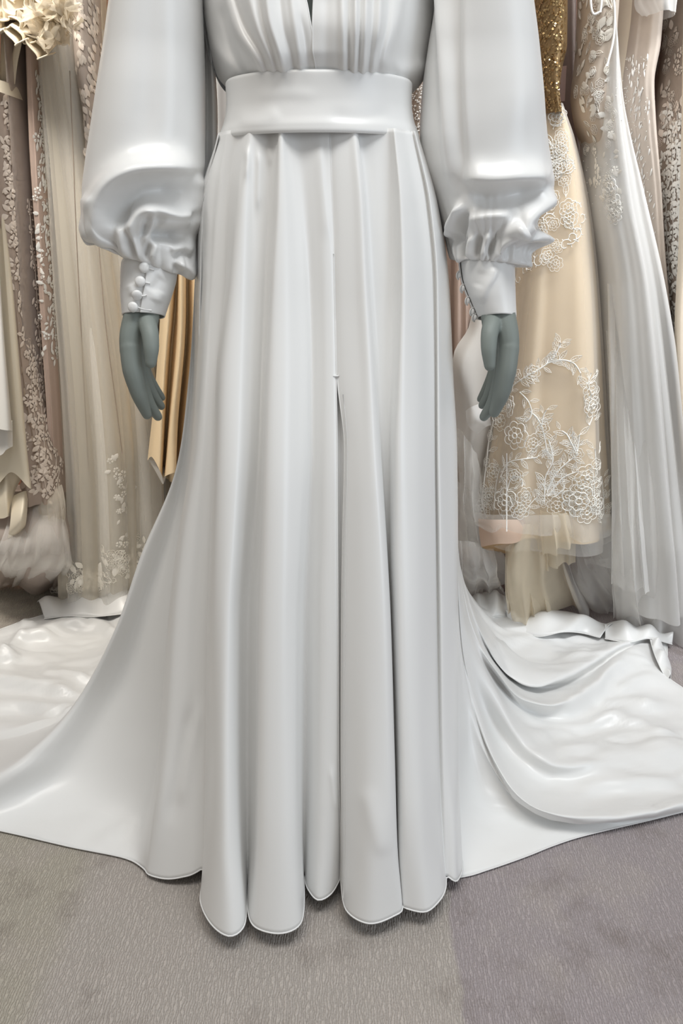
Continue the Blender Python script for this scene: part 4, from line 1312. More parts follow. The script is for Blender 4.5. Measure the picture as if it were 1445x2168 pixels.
# --- white beaded lace gown, only a strip of it
g = gown_root('lace_gown', 'narrow strip of white beaded floral lace gown beside the mauve tulle', 104, 1.70)
t1 = tube([(TOP, 60, 92), (130, 76, 98), (300, 80, 108), (420, 88, 112), (500, 94, 116), (700, 106, 126), (900, 118, 138), (1050, 124, 144)], 1.70, .07, 4, (.03, .10), seed=13)
cloth('lining', t1, m_rosy, g)
bw = gb(t1)
for a in ([(84, 150), (90, 260), (97, 380)], [(92, 160), (98, 280), (104, 400)], [(98, 420), (106, 520), (114, 640)], [(112, 640), (120, 760)]):
    trail(g, bw, a, m_lacew, 16, 19, 9, fl_every=3, seed=int(a[0][0]), jit=5)
scatter(g, bw, (74, 130, 140, 760, None), m_lacew, 120, ('flower', 'leaf', 'petal', 'leaf'), (11, 19), 8, 6)
beads(g, bw, [(rr.uniform(80, 118), rr.uniform(170, 640)) for _ in range(70)], m_bead, .0013)
hanger(g, 78, TOP, 1.74)

# --- rose taupe gown with trailing lace flowers
g = gown_root('lace_gown', 'rose taupe gown covered in trailing lace flowers with a beige ribbon waist', 70, 1.66)
t1 = tube([(182, 7, 46), (300, 8, 50), (400, 10, 60), (520, 26, 66), (640, 42, 72), (800, 52, 92), (900, 60, 112), (1000, 64, 136), (1040, 64, 142)], 1.66, (.07, .10), 4, (.03, .10), seed=14)
cloth('skirt', t1, m_taupe, g)
bt = gb(t1)
for i, a in enumerate(([(16, 200), (22, 300), (20, 400), (36, 520), (50, 640)], [(36, 200), (40, 290), (44, 400), (56, 500), (62, 600)], [(50, 620), (60, 740), (70, 860), (82, 980)],
                       [(64, 640), (74, 760), (88, 880), (98, 1010)], [(84, 980), (96, 1030), (100, 1070)], [(26, 210), (30, 320), (34, 430), (48, 560), (56, 690)],
                       [(112, 930), (118, 980), (108, 1035)], [(74, 990), (82, 1035)], [(126, 990), (118, 1035)])):
    trail(g, bt, a, m_laced, 17, 24, 12, fl_every=3, seed=20 + i)
scatter(g, bt, (4, 145, 196, 1040, None), m_laced, 190, ('flower', 'leaf', 'leaf', 'petal'), (14, 24), 11, 5)
beads(g, bt, [(rr.uniform(10, 120), rr.uniform(200, 1020)) for _ in range(120)], m_bead, .0009)
# ribbon waist and straps
wb_ = tube([(170, 3, 46), (196, 5, 50)], 1.655, .075, 2, (.0, .0), nv=8)
wb_[..., 2] -= (wb_[..., 0] - wb_[..., 0].min()) * .35
cloth('ribbon', wb_, m_cream, g, label='beige satin ribbon at the waist')
for a in ([(6, 175), (8, 120), (10, 60), (16, -40), (20, TOP)], [(24, 178), (30, 130), (38, 90), (40, 0), (36, TOP)]):
    P = curve([at(x, y, 1.62) for x, y in a], 40)
    Gs = np.stack([P + np.array([s * .0065, 0, 0]) for s in (-1, -.3, .3, 1)])
    solid(cloth('strap', Gs, m_cream, g, closed=False), .0015)
# tulle flounces at its foot
for i, (c, m__, pl_) in enumerate((
        ([[(-40, 1050, 1.64), (-60, 1150, 1.58), (-80, 1225, 'z', .02)], [(10, 1060, 1.62), (-10, 1140, 1.55), (-20, 1232, 'z', .03)], [(50, 1050, 1.60), (46, 1150, 1.52), (36, 1246, 'z', .02)],
          [(85, 1050, 1.60), (95, 1150, 1.53), (92, 1254, 'z', .01)], [(110, 1050, 1.62), (134, 1130, 1.56), (138, 1230, 'z', .02)], [(130, 1040, 1.66), (148, 1130, 1.64), (150, 1205, 'z', .04)]], m_tulle_m, (4, .010)),
        ([[(-30, 1080, 1.60), (-50, 1160, 1.56), (-60, 1240, 'z', .02)], [(40, 1080, 1.58), (16, 1170, 1.52), (0, 1226, 'z', .03)], [(90, 1070, 1.58), (76, 1160, 1.51), (56, 1240, 'z', .02)], [(125, 1080, 1.60), (146, 1150, 1.55), (136, 1222, 'z', .03)]], m_tulle_s, (5, .012)),
        ([[(20, 1090, 1.57), (-10, 1170, 1.50), (-30, 1216, 'z', .04)], [(60, 1085, 1.57), (40, 1170, 1.50), (14, 1226, 'z', .03)], [(110, 1090, 1.56), (116, 1170, 1.49), (90, 1236, 'z', .03)], [(132, 1080, 1.60), (150, 1165, 1.55), (146, 1226, 'z', .03)]], m_tulle_s, (5, .010)),
        ([[(66, 1030, 1.62), (60, 1075, 1.58), (70, 1105, 1.57)], [(100, 1030, 1.60), (104, 1080, 1.56), (110, 1112, 1.55)], [(132, 1025, 1.62), (138, 1075, 1.58), (136, 1108, 1.58)]], m_tulle_c, (5, .005)))):
    sheet(c, m__, 'flounce', g, pleat=pl_, crumple=.004, seed=30 + i)
_, gf = sheet([[(-40, 1040, 1.68), (-50, 1150, 1.66), (-60, 1230, 'z', .01)], [(60, 1040, 1.66), (55, 1150, 1.60), (50, 1236, 'z', .01)], [(150, 1035, 1.70), (156, 1130, 1.68), (150, 1215, 'z', .01)]], mat('flounce_lining', (.56, .49, .41), .8, .1), 'flounce_lining', g, pleat=(7, .012), seed=40)
bfl = gb(gf, False)
for a in ([(108, 1092), (116, 1120), (118, 1140)], [(100, 1095), (108, 1115)], [(52, 1105), (45, 1130)], [(60, 1080), (50, 1110)]):
    trail(g, bfl, a, m_laced, 13, 15, 10, fl_every=4, seed=3, stem=False)
hanger(g, 28, TOP, 1.70)

# --- ivory satin gown at the left edge
g = gown_root('satin_gown', 'ivory satin gown with a turned up hem at the left edge', 0, 1.58)
_, _ = sheet([[(-90, TOP, 1.7), (-90, 400, 1.66), (-80, 800, 1.62), (-70, 1060, 1.58)], [(-40, TOP, 1.66), (-30, 300, 1.60), (-20, 700, 1.56), (-10, 1030, 1.53)], [(-14, TOP, 1.66), (-8, 350, 1.60), (8, 640, 1.555), (24, 1000, 1.525)],
             [(-8, TOP, 1.66), (0, 370, 1.595), (18, 640, 1.55), (46, 960, 1.52), (58, 1030, 1.515)], [(-6, TOP, 1.68), (4, 370, 1.61), (30, 640, 1.565), (58, 960, 1.535), (66, 1035, 1.53)], [(-10, TOP, 1.72), (0, 370, 1.66), (24, 640, 1.62), (50, 960, 1.59), (50, 1030, 1.58)]], m_ivory, 'skirt', g, rows=90)
_, _ = sheet([[(-60, 960, 1.58), (-60, 1080, 1.56), (-60, 1095, 1.56)], [(-6, 960, 1.56), (-4, 1060, 1.54), (0, 1098, 1.54)], [(10, 960, 1.55), (14, 1060, 1.53), (16, 1094, 1.53)], [(32, 1000, 1.555), (24, 1060, 1.55), (26, 1090, 1.55)], [(46, 1010, 1.57), (30, 1050, 1.56), (44, 1088, 1.56)]], m_ivory, 'underskirt', g, rows=40)
_, _ = sheet([[(26, 1050, 1.56), (20, 1120, 1.52), (-10, 1200, 'z', .05)], [(50, 1040, 1.55), (44, 1100, 1.50), (10, 1190, 'z', .06)], [(60, 1040, 1.57), (56, 1100, 1.53), (30, 1180, 'z', .07)]], m_ivory, 'tie_end', g, rows=40)
hanger(g, -30, TOP, 1.7)
g = gown_root('satin_gown', 'off white satin gown with a straight hem at the far left edge', -20, 1.50)
_, _ = sheet([[(-80, TOP, 1.64), (-80, 500, 1.56), (-70, 900, 1.52)], [(-40, TOP, 1.62), (-30, 500, 1.54), (-20, 905, 1.48)], [(-20, TOP, 1.62), (-12, 500, 1.535), (6, 910, 1.475)], [(-12, TOP, 1.63), (-4, 500, 1.54), (22, 912, 1.485)], [(-12, TOP, 1.66), (-6, 500, 1.56), (26, 913, 1.52)]], m_white, 'skirt', g, rows=60)
_, _ = sheet([[(-60, 880, 1.53), (-60, 960, 1.52)], [(-10, 890, 1.51), (-4, 965, 1.50)], [(12, 890, 1.505), (14, 952, 1.495)], [(26, 890, 1.52), (27, 945, 1.51)]], m_white, 'hem_facing', g, rows=20)
hanger(g, -60, TOP, 1.66)

# --- cream ruffles and tulle blossom at the top left
g = gown_root('ruffled_gown', 'cream ruffled bodice with a fluffy tulle blossom at the top left', 60, 1.58)
cloth('bodice', tube([(TOP, 0, 80), (-60, -10, 90), (0, -5, 95), (60, 10, 96)], 1.66, .07, 3, (.02, .06), seed=44), m_cream, g)
def ruffle(y0, y1, amp, waves, seed, Yb):
    """a stiff ribbon seen on edge, waving in and out"""
    t = np.linspace(0, 1, 140)
    px = -25 + 122 * t + 5 * np.sin(t * waves * 12.6 + seed)
    py = y0 + (y1 - y0) * t ** 1.3 + amp * np.sin(t * waves * 6.283 + seed) - 22 * t * (1 - t)
    E = np.array([at(x, y, Yb) for x, y in zip(px, py)])
    wv = np.sin(t * waves * 6.283 + seed + 1.2)
    out = [E + np.stack([0 * t, .055 * v + .012 * wv * v, .020 * v + .010 * wv * v], -1) for v in np.linspace(0, 1, 8)]
    o = cloth('ruffle', np.array(out), m_cream, g, closed=False)
    solid(o, .0016)
    mk('ruffle_edge', *tube_mesh(out[0], .0013, 5), m_cream, o)
for i, (y0, y1) in enumerate(((-50, 20), (-22, 48), (4, 72), (28, 96), (50, 112), (66, 126))):
    ruffle(y0, y1, 9 + 2 * (i % 3), 2.2 + .4 * (i % 2), 1.3 * i, 1.60 - .008 * i)
# blossom petals of torn tulle
fl_m = mat('blossom_tulle', (.88, .80, .66), .8, .1, alpha=.55, alpha_edge=.9, transluc=.35)
for k in range(110):
    c = at(114 + rr.gauss(0, 19), 36 + rr.gauss(0, 25), 1.57 + rr.uniform(-.03, .03))
    d = np.array([rr.gauss(0, 1), -abs(rr.gauss(.4, .5)), rr.gauss(-.2, 1)]); d /= np.linalg.norm(d)
    e = np.cross(d, [rr.gauss(0, 1), rr.gauss(0, 1), rr.gauss(0, 1)]); e /= np.linalg.norm(e); f_ = np.cross(d, e)
    L_, W_ = rr.uniform(.014, .028), rr.uniform(.008, .016)
    V = []
    for i in range(7):
        for j in range(7):
            a, b_ = i / 6, j / 6 - .5
            V.append(c + d * L_ * a * (1 + .25 * math.sin(b_ * 17 + k)) + e * W_ * 2 * b_ * (.35 + math.sin(a * 2.2)) + f_ * (.005 * math.sin(b_ * 14 + k) * (.3 + a) + .010 * a * a + rr.uniform(-.0012, .0012)))
    mk('petal', V, grid_faces(7, 7), fl_m, g)
hanger(g, 40, TOP, 1.72)

# --- champagne satin gown beside the hand
g = gown_root('satin_gown', 'golden champagne satin gown behind the mannequin hand on the left side', 370, 1.66)
_, _ = sheet([[(352, TOP, 1.78), (346, 500, 1.72), (330, 800, 1.70), (312, 975, 1.68)], [(360, TOP, 1.74), (352, 560, 1.66), (338, 800, 1.64), (322, 968, 1.62)], [(366, TOP, 1.74), (364, 600, 1.65), (350, 800, 1.63), (340, 1000, 1.60)],
             [(370, TOP, 1.76), (374, 600, 1.70), (362, 750, 1.69), (346, 1015, 1.67)], [(374, TOP, 1.74), (380, 600, 1.65), (378, 720, 1.64), (362, 880, 1.62), (350, 1008, 1.60)], [(380, TOP, 1.74), (392, 600, 1.66), (390, 720, 1.65), (376, 900, 1.63), (372, 1000, 1.60)],
             [(388, TOP, 1.76), (396, 600, 1.71), (394, 720, 1.71), (374, 900, 1.70), (368, 1010, 1.68)], [(396, TOP, 1.74), (412, 600, 1.66), (408, 720, 1.66), (396, 900, 1.64), (394, 1010, 1.62)], [(410, TOP, 1.74), (440, 600, 1.66), (440, 800, 1.64), (430, 1000, 1.62)], [(430, TOP, 1.8), (470, 600, 1.76), (470, 1000, 1.74)]], m_champ, 'skirt', g, rows=90)
_, _ = sheet([[(314, 972, 1.68), (330, 1000, 1.66), (342, 1022, 1.66)], [(330, 978, 1.66), (338, 1000, 1.64), (346, 1024, 1.65)], [(346, 985, 1.66), (350, 1000, 1.65), (352, 1006, 1.66)]], m_white, 'hem_facing', g, rows=20)
cloth('backing', tube([(TOP, 370, 410), (500, 352, 450), (1000, 345, 470)], 1.86, .08, 4, (.02, .1), seed=51), m_lining, g)
hanger(g, 390, TOP, 1.8)

# --- tan garment at the top, left of the sleeve
g = gown_root('tan_dress', 'plain tan brown dress beside the sleeve at the top left', 220, 1.90)
t1 = tube([(TOP, 178, 240), (0, 180, 262), (130, 186, 270), (400, 200, 300), (900, 240, 330), (1150, 250, 345)], 1.95, .09, 4, (.03, .14), seed=53)
cloth('skirt', t1, m_tan, g)
a = np.linspace(-.5, .5, 20) * math.pi
mk('loop', *tube_mesh(np.array([at(196 + 9 * math.cos(x), 85 + 34 * math.sin(x), 1.72) for x in a]), .005, 8), mat('tan_loop', (.66, .45, .27), .5), g, label='pale tan fabric loop')
hanger(g, 210, TOP, 1.95)
# --- lace gown glimpsed low down between champagne gown and train
g = gown_root('lace_gown', 'greige lace gown glimpsed low between the champagne gown and the train', 350, 1.92)
t1 = tube([(TOP, 330, 400), (400, 320, 420), (900, 318, 440), (1130, 300, 450), (1190, 296, 460)], 1.95, .08, 5, (.03, .14), seed=55)
cloth('skirt', t1, mat('greige_lace_base', (.40, .34, .26), .8, .1), g)
bq = gb(t1)
for k in range(40):
    p, nn = hit(bq, rr.uniform(318, 372), rr.uniform(985, 1120))
    if p is not None: place(g, rr.choice(['flower_outline', 'petal', 'leaf']), m_laceg, p, nn, rr.uniform(16, 26) * MM, rr.uniform(0, 6))
hanger(g, 360, TOP, 1.9)
# ================= right of the dress
# --- gold bodice gown with embroidered tulle skirt
g = gown_root('embroidered_gown', 'champagne gown with gold sequin bodice and lace embroidered tulle skirt', 1160, 1.66)
bo = tube([(TOP, 1146, 1186), (-60, 1128, 1192), (0, 1124, 1194), (100, 1122, 1193), (150, 1126, 1182), (200, 1132, 1176), (246, 1140, 1180)], 1.66, .07, 4, (.02, .05), seed=61, noise_amp=.006)
cloth('bodice', bo, m_gold, g, label='gold sequined bodice')
bgd = gb(bo)
sq = []
for _ in range(800):
    x, y = rr.uniform(1122, 1197), rr.uniform(-20, 244)
    p, nn = hit(bgd, x, y)
    if p is None: continue
    nn = nn + np.array([rr.gauss(0, .45), rr.gauss(0, .3), rr.gauss(0, .45)]); nn /= np.linalg.norm(nn)
    a1 = np.cross(nn, [0, 0, 1.0]); a1 /= np.linalg.norm(a1); a2 = np.cross(nn, a1); r_ = rr.uniform(.0012, .0026)
    sq.append(([p + nn * .0015 + r_ * (math.cos(a) * a1 + math.sin(a) * a2) for a in np.arange(6) * math.pi / 3], [tuple(range(6))]))
o = mk('sequins', *join(sq), m_sequin, g, smooth=False); o['kind'] = 'stuff'
ln = tube([(236, 1140, 1182), (300, 1130, 1206), (500, 1104, 1246), (700, 1080, 1262), (900, 1052, 1272), (1050, 1030, 1282), (1100, 1022, 1284)], 1.68, (.07, .14), 4, (.02, .12), seed=62)
cloth('lining', ln, m_lining, g)
ov = tube([(228, 1138, 1182), (300, 1126, 1210), (500, 1098, 1250), (700, 1072, 1266), (900, 1044, 1278), (1050, 1018, 1288), (1118, 1006, 1292)], 1.68, (.075, .16), 4, (.02, .10), seed=62, n=240)
cloth('tulle_overskirt', ov, m_tulle_s, g)
bo2 = gb(ov)
# upper all-over lace
for k in range(70):
    y = rr.uniform(246, 560); f_ = (y - 246) / 314
    x = rr.uniform(1142 - 30 * f_, 1190 + 40 * f_)
    if y > 500 and x > 1205: continue
    p, nn = hit(bo2, x, y)
    if p is not None: place(g, rr.choice(['flower_outline', 'leaf_outline', 'scroll', 'rose']), m_lacew, p, nn, rr.uniform(22, 36) * MM, rr.uniform(0, 6))
for x, y, s in ((1208, 502, 34), (1196, 520, 30), (1222, 478, 30), (1230, 460, 26), (1215, 440, 30), (1110, 575, 30), (1098, 590, 26), (1122, 560, 28)):
    p, nn = hit(bo2, x, y)
    if p is not None: place(g, 'scroll', m_lacew, p, nn, s * MM, x * .3)
# the large embroidered border
borders = [
    [(1058, 856), (1088, 815), (1126, 790), (1160, 768), (1178, 745), (1186, 726)],
    [(1160, 768), (1190, 762), (1215, 770), (1228, 790)],
    [(1100, 830), (1118, 850), (1124, 880), (1112, 893)],
    [(1120, 870), (1140, 890), (1152, 925), (1160, 960), (1170, 965)],
    [(1146, 900), (1150, 880), (1156, 868)],
    [(1152, 1062), (1154, 1010), (1170, 975), (1166, 950), (1160, 930)],
    [(1158, 1040), (1178, 1000), (1205, 975), (1222, 960), (1215, 940)],
    [(1160, 1050), (1190, 1012), (1222, 998)],
    [(1060, 1010), (1075, 980), (1105, 972), (1138, 968)],
    [(1070, 1050), (1085, 1010), (1104, 1012), (1104, 1030)],
    [(1220, 960), (1196, 916), (1188, 912)], [(1222, 955), (1226, 920)],
    [(1020, 1080), (1024, 1030), (1030, 980), (1036, 930), (1046, 890)],
    [(1046, 1080), (1050, 1030), (1058, 990)],
    [(1110, 1082), (1128, 1060), (1140, 1050)], [(1176, 1050), (1196, 1030), (1192, 1024)],
    [(1242, 870), (1250, 840), (1244, 810), (1250, 790)], [(1246, 900), (1254, 880)],
    [(1260, 1090), (1256, 1040), (1260, 990), (1258, 950)], [(1276, 1110), (1276, 1060), (1272, 1010)],
    [(1030, 900), (1050, 870), (1072, 850)], [(1066, 830), (1080, 800), (1094, 795)],
]
for i, a in enumerate(borders):
    trail(g, bo2, a, m_lacew, 22, 28, 11, kinds=('leaf_outline', 'flower_outline'), fl_every=0 if i % 3 else 5, seed=70 + i, stem_r=.0015)
for x, y, s in ((1092, 922, 62), (1126, 938, 42), (1070, 1064, 66), (1224, 1060, 74), (1252, 860, 48), (1240, 1010, 56), (1178, 1072, 46), (1150, 1062, 28), (1022, 1078, 44), (1046, 1000, 44), (1276, 1104, 40),
                (1250, 830, 46), (1080, 860, 50), (1060, 890, 50), (1200, 1050, 40), (1240, 1085, 52), (1036, 1050, 40), (1110, 1050, 42), (1262, 1070, 44), (1094, 1006, 30), (1230, 1030, 50), (1100, 1080, 44)):
    p, nn = hit(bo2, x, y)
    if p is not None: place(g, 'rose', m_lacew, p, nn, s * MM, x * .7)
for k in range(44):
    x = rr.choice([rr.uniform(1012, 1110), rr.uniform(1200, 1286)]); y = rr.uniform(1040, 1092)
    p, nn = hit(bo2, x, y)
    if p is not None: place(g, rr.choice(['leaf_outline', 'scroll', 'flower_outline']), m_lacew, p, nn, rr.uniform(16, 28) * MM, rr.uniform(0, 6))
# peach stiffened hem and the net under it
_, _ = sheet([[(1012, 1098, 1.60), (1014, 1130, 1.59), (1018, 1158, 1.585)], [(1040, 1100, 1.55), (1044, 1130, 1.54), (1050, 1152, 1.535)], [(1080, 1100, 1.54), (1086, 1128, 1.53), (1088, 1150, 1.53)], [(1108, 1100, 1.56), (1112, 1120, 1.56), (1110, 1138, 1.56)], [(1120, 1095, 1.62), (1118, 1110, 1.62), (1112, 1122, 1.62)]],
             mat('peach_horsehair', (.64, .47, .36), .6, .3), 'stiff_hem', g, rows=24)
_, _ = sheet([[(1018, 1158, 1.585), (1030, 1164, 1.62), (1050, 1168, 1.68)], [(1050, 1150, 1.54), (1056, 1162, 1.60), (1068, 1172, 1.68)], [(1086, 1150, 1.535), (1088, 1160, 1.6), (1090, 1172, 1.68)]], mat('bronze_lining', (.42, .27, .14), .6, .3), 'hem_inside', g, rows=16)
nets = [
    ([[(1070, 1120, 1.60), (1068, 1230, 1.56), (1074, 1300, 'z', .02)], [(1090, 1110, 1.56), (1084, 1220, 1.52), (1095, 1318, 'z', .02)], [(1120, 1110, 1.55), (1122, 1220, 1.54), (1130, 1312, 'z', .02)], [(1150, 1105, 1.56), (1160, 1200, 1.56), (1190, 1290, 'z', .02)], [(1180, 1100, 1.60), (1195, 1190, 1.62), (1230, 1285, 'z', .02)]], m_tulle_g, .010),
    ([[(1075, 1120, 1.62), (1072, 1220, 1.60), (1080, 1296, 'z', .02)], [(1100, 1110, 1.58), (1108, 1220, 1.56), (1120, 1310, 'z', .02)], [(1160, 1110, 1.60), (1150, 1220, 1.58), (1165, 1300, 'z', .02)]], m_tulle_g, .016),
    ([[(1140, 1080, 1.55), (1142, 1130, 1.54), (1146, 1180, 1.54)], [(1170, 1085, 1.52), (1175, 1130, 1.51), (1180, 1168, 1.51)], [(1200, 1085, 1.53), (1208, 1130, 1.52), (1214, 1150, 1.53)], [(1216, 1080, 1.58), (1218, 1120, 1.58), (1216, 1145, 1.58)]], m_tulle_g, .004),
    ([[(1140, 1090, 1.57), (1140, 1130, 1.56), (1144, 1205, 1.57)], [(1170, 1090, 1.55), (1172, 1140, 1.54), (1178, 1200, 1.55)], [(1214, 1090, 1.58), (1215, 1130, 1.58), (1216, 1190, 1.58)]], m_tulle_g, .006),
    ([[(1006, 1085, 1.56), (1005, 1108, 1.55), (1012, 1118, 1.55)], [(1060, 1090, 1.52), (1062, 1110, 1.51), (1066, 1124, 1.51)], [(1130, 1090, 1.515), (1135, 1110, 1.505), (1140, 1132, 1.505)], [(1220, 1090, 1.53), (1226, 1120, 1.52), (1230, 1146, 1.52)], [(1292, 1088, 1.58), (1296, 1110, 1.58), (1296, 1134, 1.58)]], m_tulle_s, .003),
    ([[(1180, 1130, 1.60), (1200, 1220, 1.58), (1230, 1300, 'z', .02)], [(1215, 1130, 1.60), (1240, 1215, 1.58), (1290, 1292, 'z', .02)], [(1250, 1125, 1.62), (1290, 1210, 1.62), (1330, 1280, 'z', .02)]], m_tulle_s, .012),
]
for i, (c, m__, cr) in enumerate(nets):
    sheet(c, m__, 'net_layer', g, pleat=(3, .006 + cr * .3), crumple=cr * .35, seed=80 + i)
mk('trim_ribbon', *tube_mesh([at(1072, y, 1.495) for y in (960, 1040, 1125)], .0013, 5), m_lacew, g)
hanger(g, 1165, TOP, 1.72)

# --- white tulle gown with lace bodice
g = gown_root('tulle_gown', 'white tulle ball gown with low backed lace bodice, widest on the right', 1320, 1.62)
lb = tube([(TOP, 1240, 1300), (-40, 1232, 1302), (20, 1230, 1298), (130, 1224, 1290), (200, 1216, 1284), (260, 1224, 1292), (330, 1250, 1298)], 1.66, .08, 3, (.02, .05), seed=91)
cloth('bodice', lb, mat('blush_mesh', (.58, .50, .42), .7, .2, mottle=.1, mottle_scale=30), g)
blb = gb(lb)
for k in range(110):
    x, y = rr.uniform(1216, 1306), rr.uniform(-10, 330)
    p, nn = hit(blb, x, y)
    if p is not None: place(g, rr.choice(['flower_outline', 'leaf_outline', 'petal', 'leaf']), m_lacew if x < 1262 or y > 150 else m_lace, p, nn, rr.uniform(13, 24) * MM, rr.uniform(0, 6))
for a in ([(1252, -40), (1250, 10), (1256, 30), (1268, 26)], [(1274, -40), (1272, 10), (1270, 26)], [(1292, -40), (1300, 20), (1298, 80), (1284, 140)]):
    mk('strap', *tube_mesh(curve([at(x, y, 1.565) for x, y in a], 24), .0022, 6), m_lacew, g)
sk = [tube([(30, 1266, 1270), (90, 1260, 1279), (160, 1250, 1288), (220, 1244, 1296), (300, 1240, 1314), (400, 1240, 1340), (600, 1262, 1384), (800, 1266, 1416), (1000, 1272, 1440), (1150, 1280, 1462), (1240, 1284, 1470)], 1.66, (.09, .18), 5, (.02, .14), seed=92, n=240, nv=160),
      tube([(50, 1265, 1272), (100, 1260, 1279), (160, 1252, 1287), (240, 1246, 1298), (400, 1244, 1334), (600, 1268, 1376), (800, 1272, 1404), (1000, 1280, 1428), (1200, 1288, 1446), (1300, 1290, 1450)], 1.66, (.085, .15), 6, (.02, .16), seed=93, n=240),
      tube([(80, 1266, 1274), (160, 1256, 1284), (240, 1250, 1294), (400, 1252, 1326), (600, 1276, 1370), (800, 1282, 1396), (1000, 1286, 1420), (1120, 1290, 1430)], 1.68, (.05, .12), 5, (.02, .14), seed=94, n=200)]
cloth('tulle_layer', sk[0], m_tulle_w, g)
cloth('tulle_layer', sk[1], m_tulle_w, g)
cloth('underskirt', sk[2], mat('white_lining', (.84, .83, .81), .7, .2), g)
bsk = gb(sk[0])
for x, y, s in ((1290, 402, 44), (1296, 430, 40), (1300, 455, 36), (1286, 380, 26), (1304, 440, 30)):
    p, nn = hit(bsk, x, y)
    if p is not None:
        place(g, 'rose', m_lacew, p, nn, s * MM, x * .4); place(g, 'flower', m_lacew, p, nn, s * .8 * MM, x * .9)
for k in range(60):
    y = rr.uniform(180, 420); x = rr.uniform(1222, 1300) + (y - 180) * .10
    p, nn = hit(bsk, x, y)
    if p is not None: place(g, rr.choice(['petal', 'leaf', 'flower', 'flower_outline']), m_lacew, p, nn, rr.uniform(11, 20) * MM, rr.uniform(0, 6))
beads(g, bsk, [(rr.uniform(1220, 1320), rr.uniform(180, 460)) for _ in range(60)], m_bead, .0012)
for i, (c, m__, cr) in enumerate((
        ([[(1280, 700, 1.60), (1292, 1080, 1.53), (1292, 1220, 1.50), (1294, 1312, 'z', .03)], [(1310, 700, 1.58), (1320, 1080, 1.50), (1325, 1220, 1.47), (1345, 1330, 'z', .01)], [(1340, 700, 1.58), (1360, 1080, 1.49), (1365, 1220, 1.48), (1372, 1338, 'z', .01)], [(1380, 700, 1.58), (1400, 1080, 1.51), (1412, 1220, 1.52), (1425, 1325, 'z', .01)], [(1410, 700, 1.62), (1450, 1080, 1.58), (1460, 1200, 1.58), (1470, 1290, 'z', .02)]], m_tulle_s, .006),
        ([[(1285, 600, 1.60), (1294, 1000, 1.54), (1294, 1150, 1.51), (1292, 1240, 1.52)], [(1310, 600, 1.60), (1320, 1000, 1.52), (1330, 1150, 1.48), (1340, 1250, 1.48)], [(1330, 600, 1.60), (1352, 1000, 1.52), (1362, 1150, 1.48), (1370, 1252, 1.48)]], m_tulle_w, .004),
        ([[(1225, 1130, 1.62), (1230, 1160, 1.61), (1240, 1200, 1.60)], [(1300, 1120, 1.58), (1310, 1150, 1.57), (1330, 1190, 1.56)], [(1380, 1110, 1.58), (1390, 1140, 1.57), (1400, 1165, 1.57)], [(1470, 1090, 1.6), (1470, 1110, 1.6), (1470, 1130, 1.6)]], m_tulle_s, .006),
        ([[(1220, 1180, 1.72), (1225, 1230, 1.71), (1230, 1268, 'z', .03)], [(1300, 1180, 1.70), (1310, 1230, 1.68), (1320, 1270, 'z', .02)], [(1470, 1150, 1.72), (1470, 1230, 1.70), (1480, 1270, 'z', .02)]], m_tulle_w, .014))):
    sheet(c, m__, 'net_layer', g, pleat=(3, .008 + cr * .3), crumple=cr * .35, seed=100 + i)
hanger(g, 1270, TOP, 1.72)

# --- cream slip gown
g = gown_root('slip_gown', 'plain cream satin slip gown between the lace bodice and beaded gown', 1310, 1.80)
cloth('skirt', tube([(TOP, 1282, 1346), (-60, 1280, 1346), (0, 1282, 1344), (100, 1276, 1330), (230, 1270, 1318), (500, 1290, 1340), (1000, 1320, 1420), (1180, 1320, 1430)], 1.80, .10, 3, (.02, .14), seed=110), mat('cream_satin', (.74, .65, .53), .5, .4), g)
hanger(g, 1312, TOP, 1.8)

# --- beaded sheer gown
g = gown_root('beaded_gown', 'sheer grey beige gown with silver bugle beads right of the white tulle', 1345, 1.72)
t1 = tube([(TOP, 1326, 1386), (-40, 1326, 1388), (40, 1322, 1382), (110, 1314, 1378), (190, 1306, 1364), (260, 1312, 1366), (400, 1332, 1374), (520, 1344, 1380), (700, 1362, 1396), (1000, 1384, 1430), (1190, 1390, 1450)], 1.74, .10, 5, (.03, .12), seed=112)
cloth('skirt', t1, mat('greige_sheer', (.56, .485, .42), .6, .3, mottle=.1, mottle_scale=40), g)
bb2 = gb(t1)
for k in range(130):
    y = rr.uniform(120, 540)
    f_ = (y - 120) / 420
    x = rr.choice([1352, 1364, 1340, 1330, 1346]) + f_ * 22 + rr.gauss(0, 3)
    p, nn = hit(bb2, x, y)
    if p is not None: place(g, 'dash', m_bead, p, nn, rr.uniform(7, 13) * MM, -1.45 + rr.uniform(-.2, .2))
beads(g, bb2, [(rr.gauss(1322, 4), rr.uniform(185, 220)) for _ in range(16)] + [(rr.uniform(1312, 1372), rr.uniform(120, 520)) for _ in range(220)], m_bead, .0012)
cap = tube([(TOP, 1352, 1428), (-40, 1354, 1428), (0, 1350, 1426), (36, 1366, 1420)], 1.66, .05, 4, (.02, .08), seed=113)
cloth('cape_sleeve', cap, m_tulle_w, g)
hanger(g, 1352, TOP, 1.8)

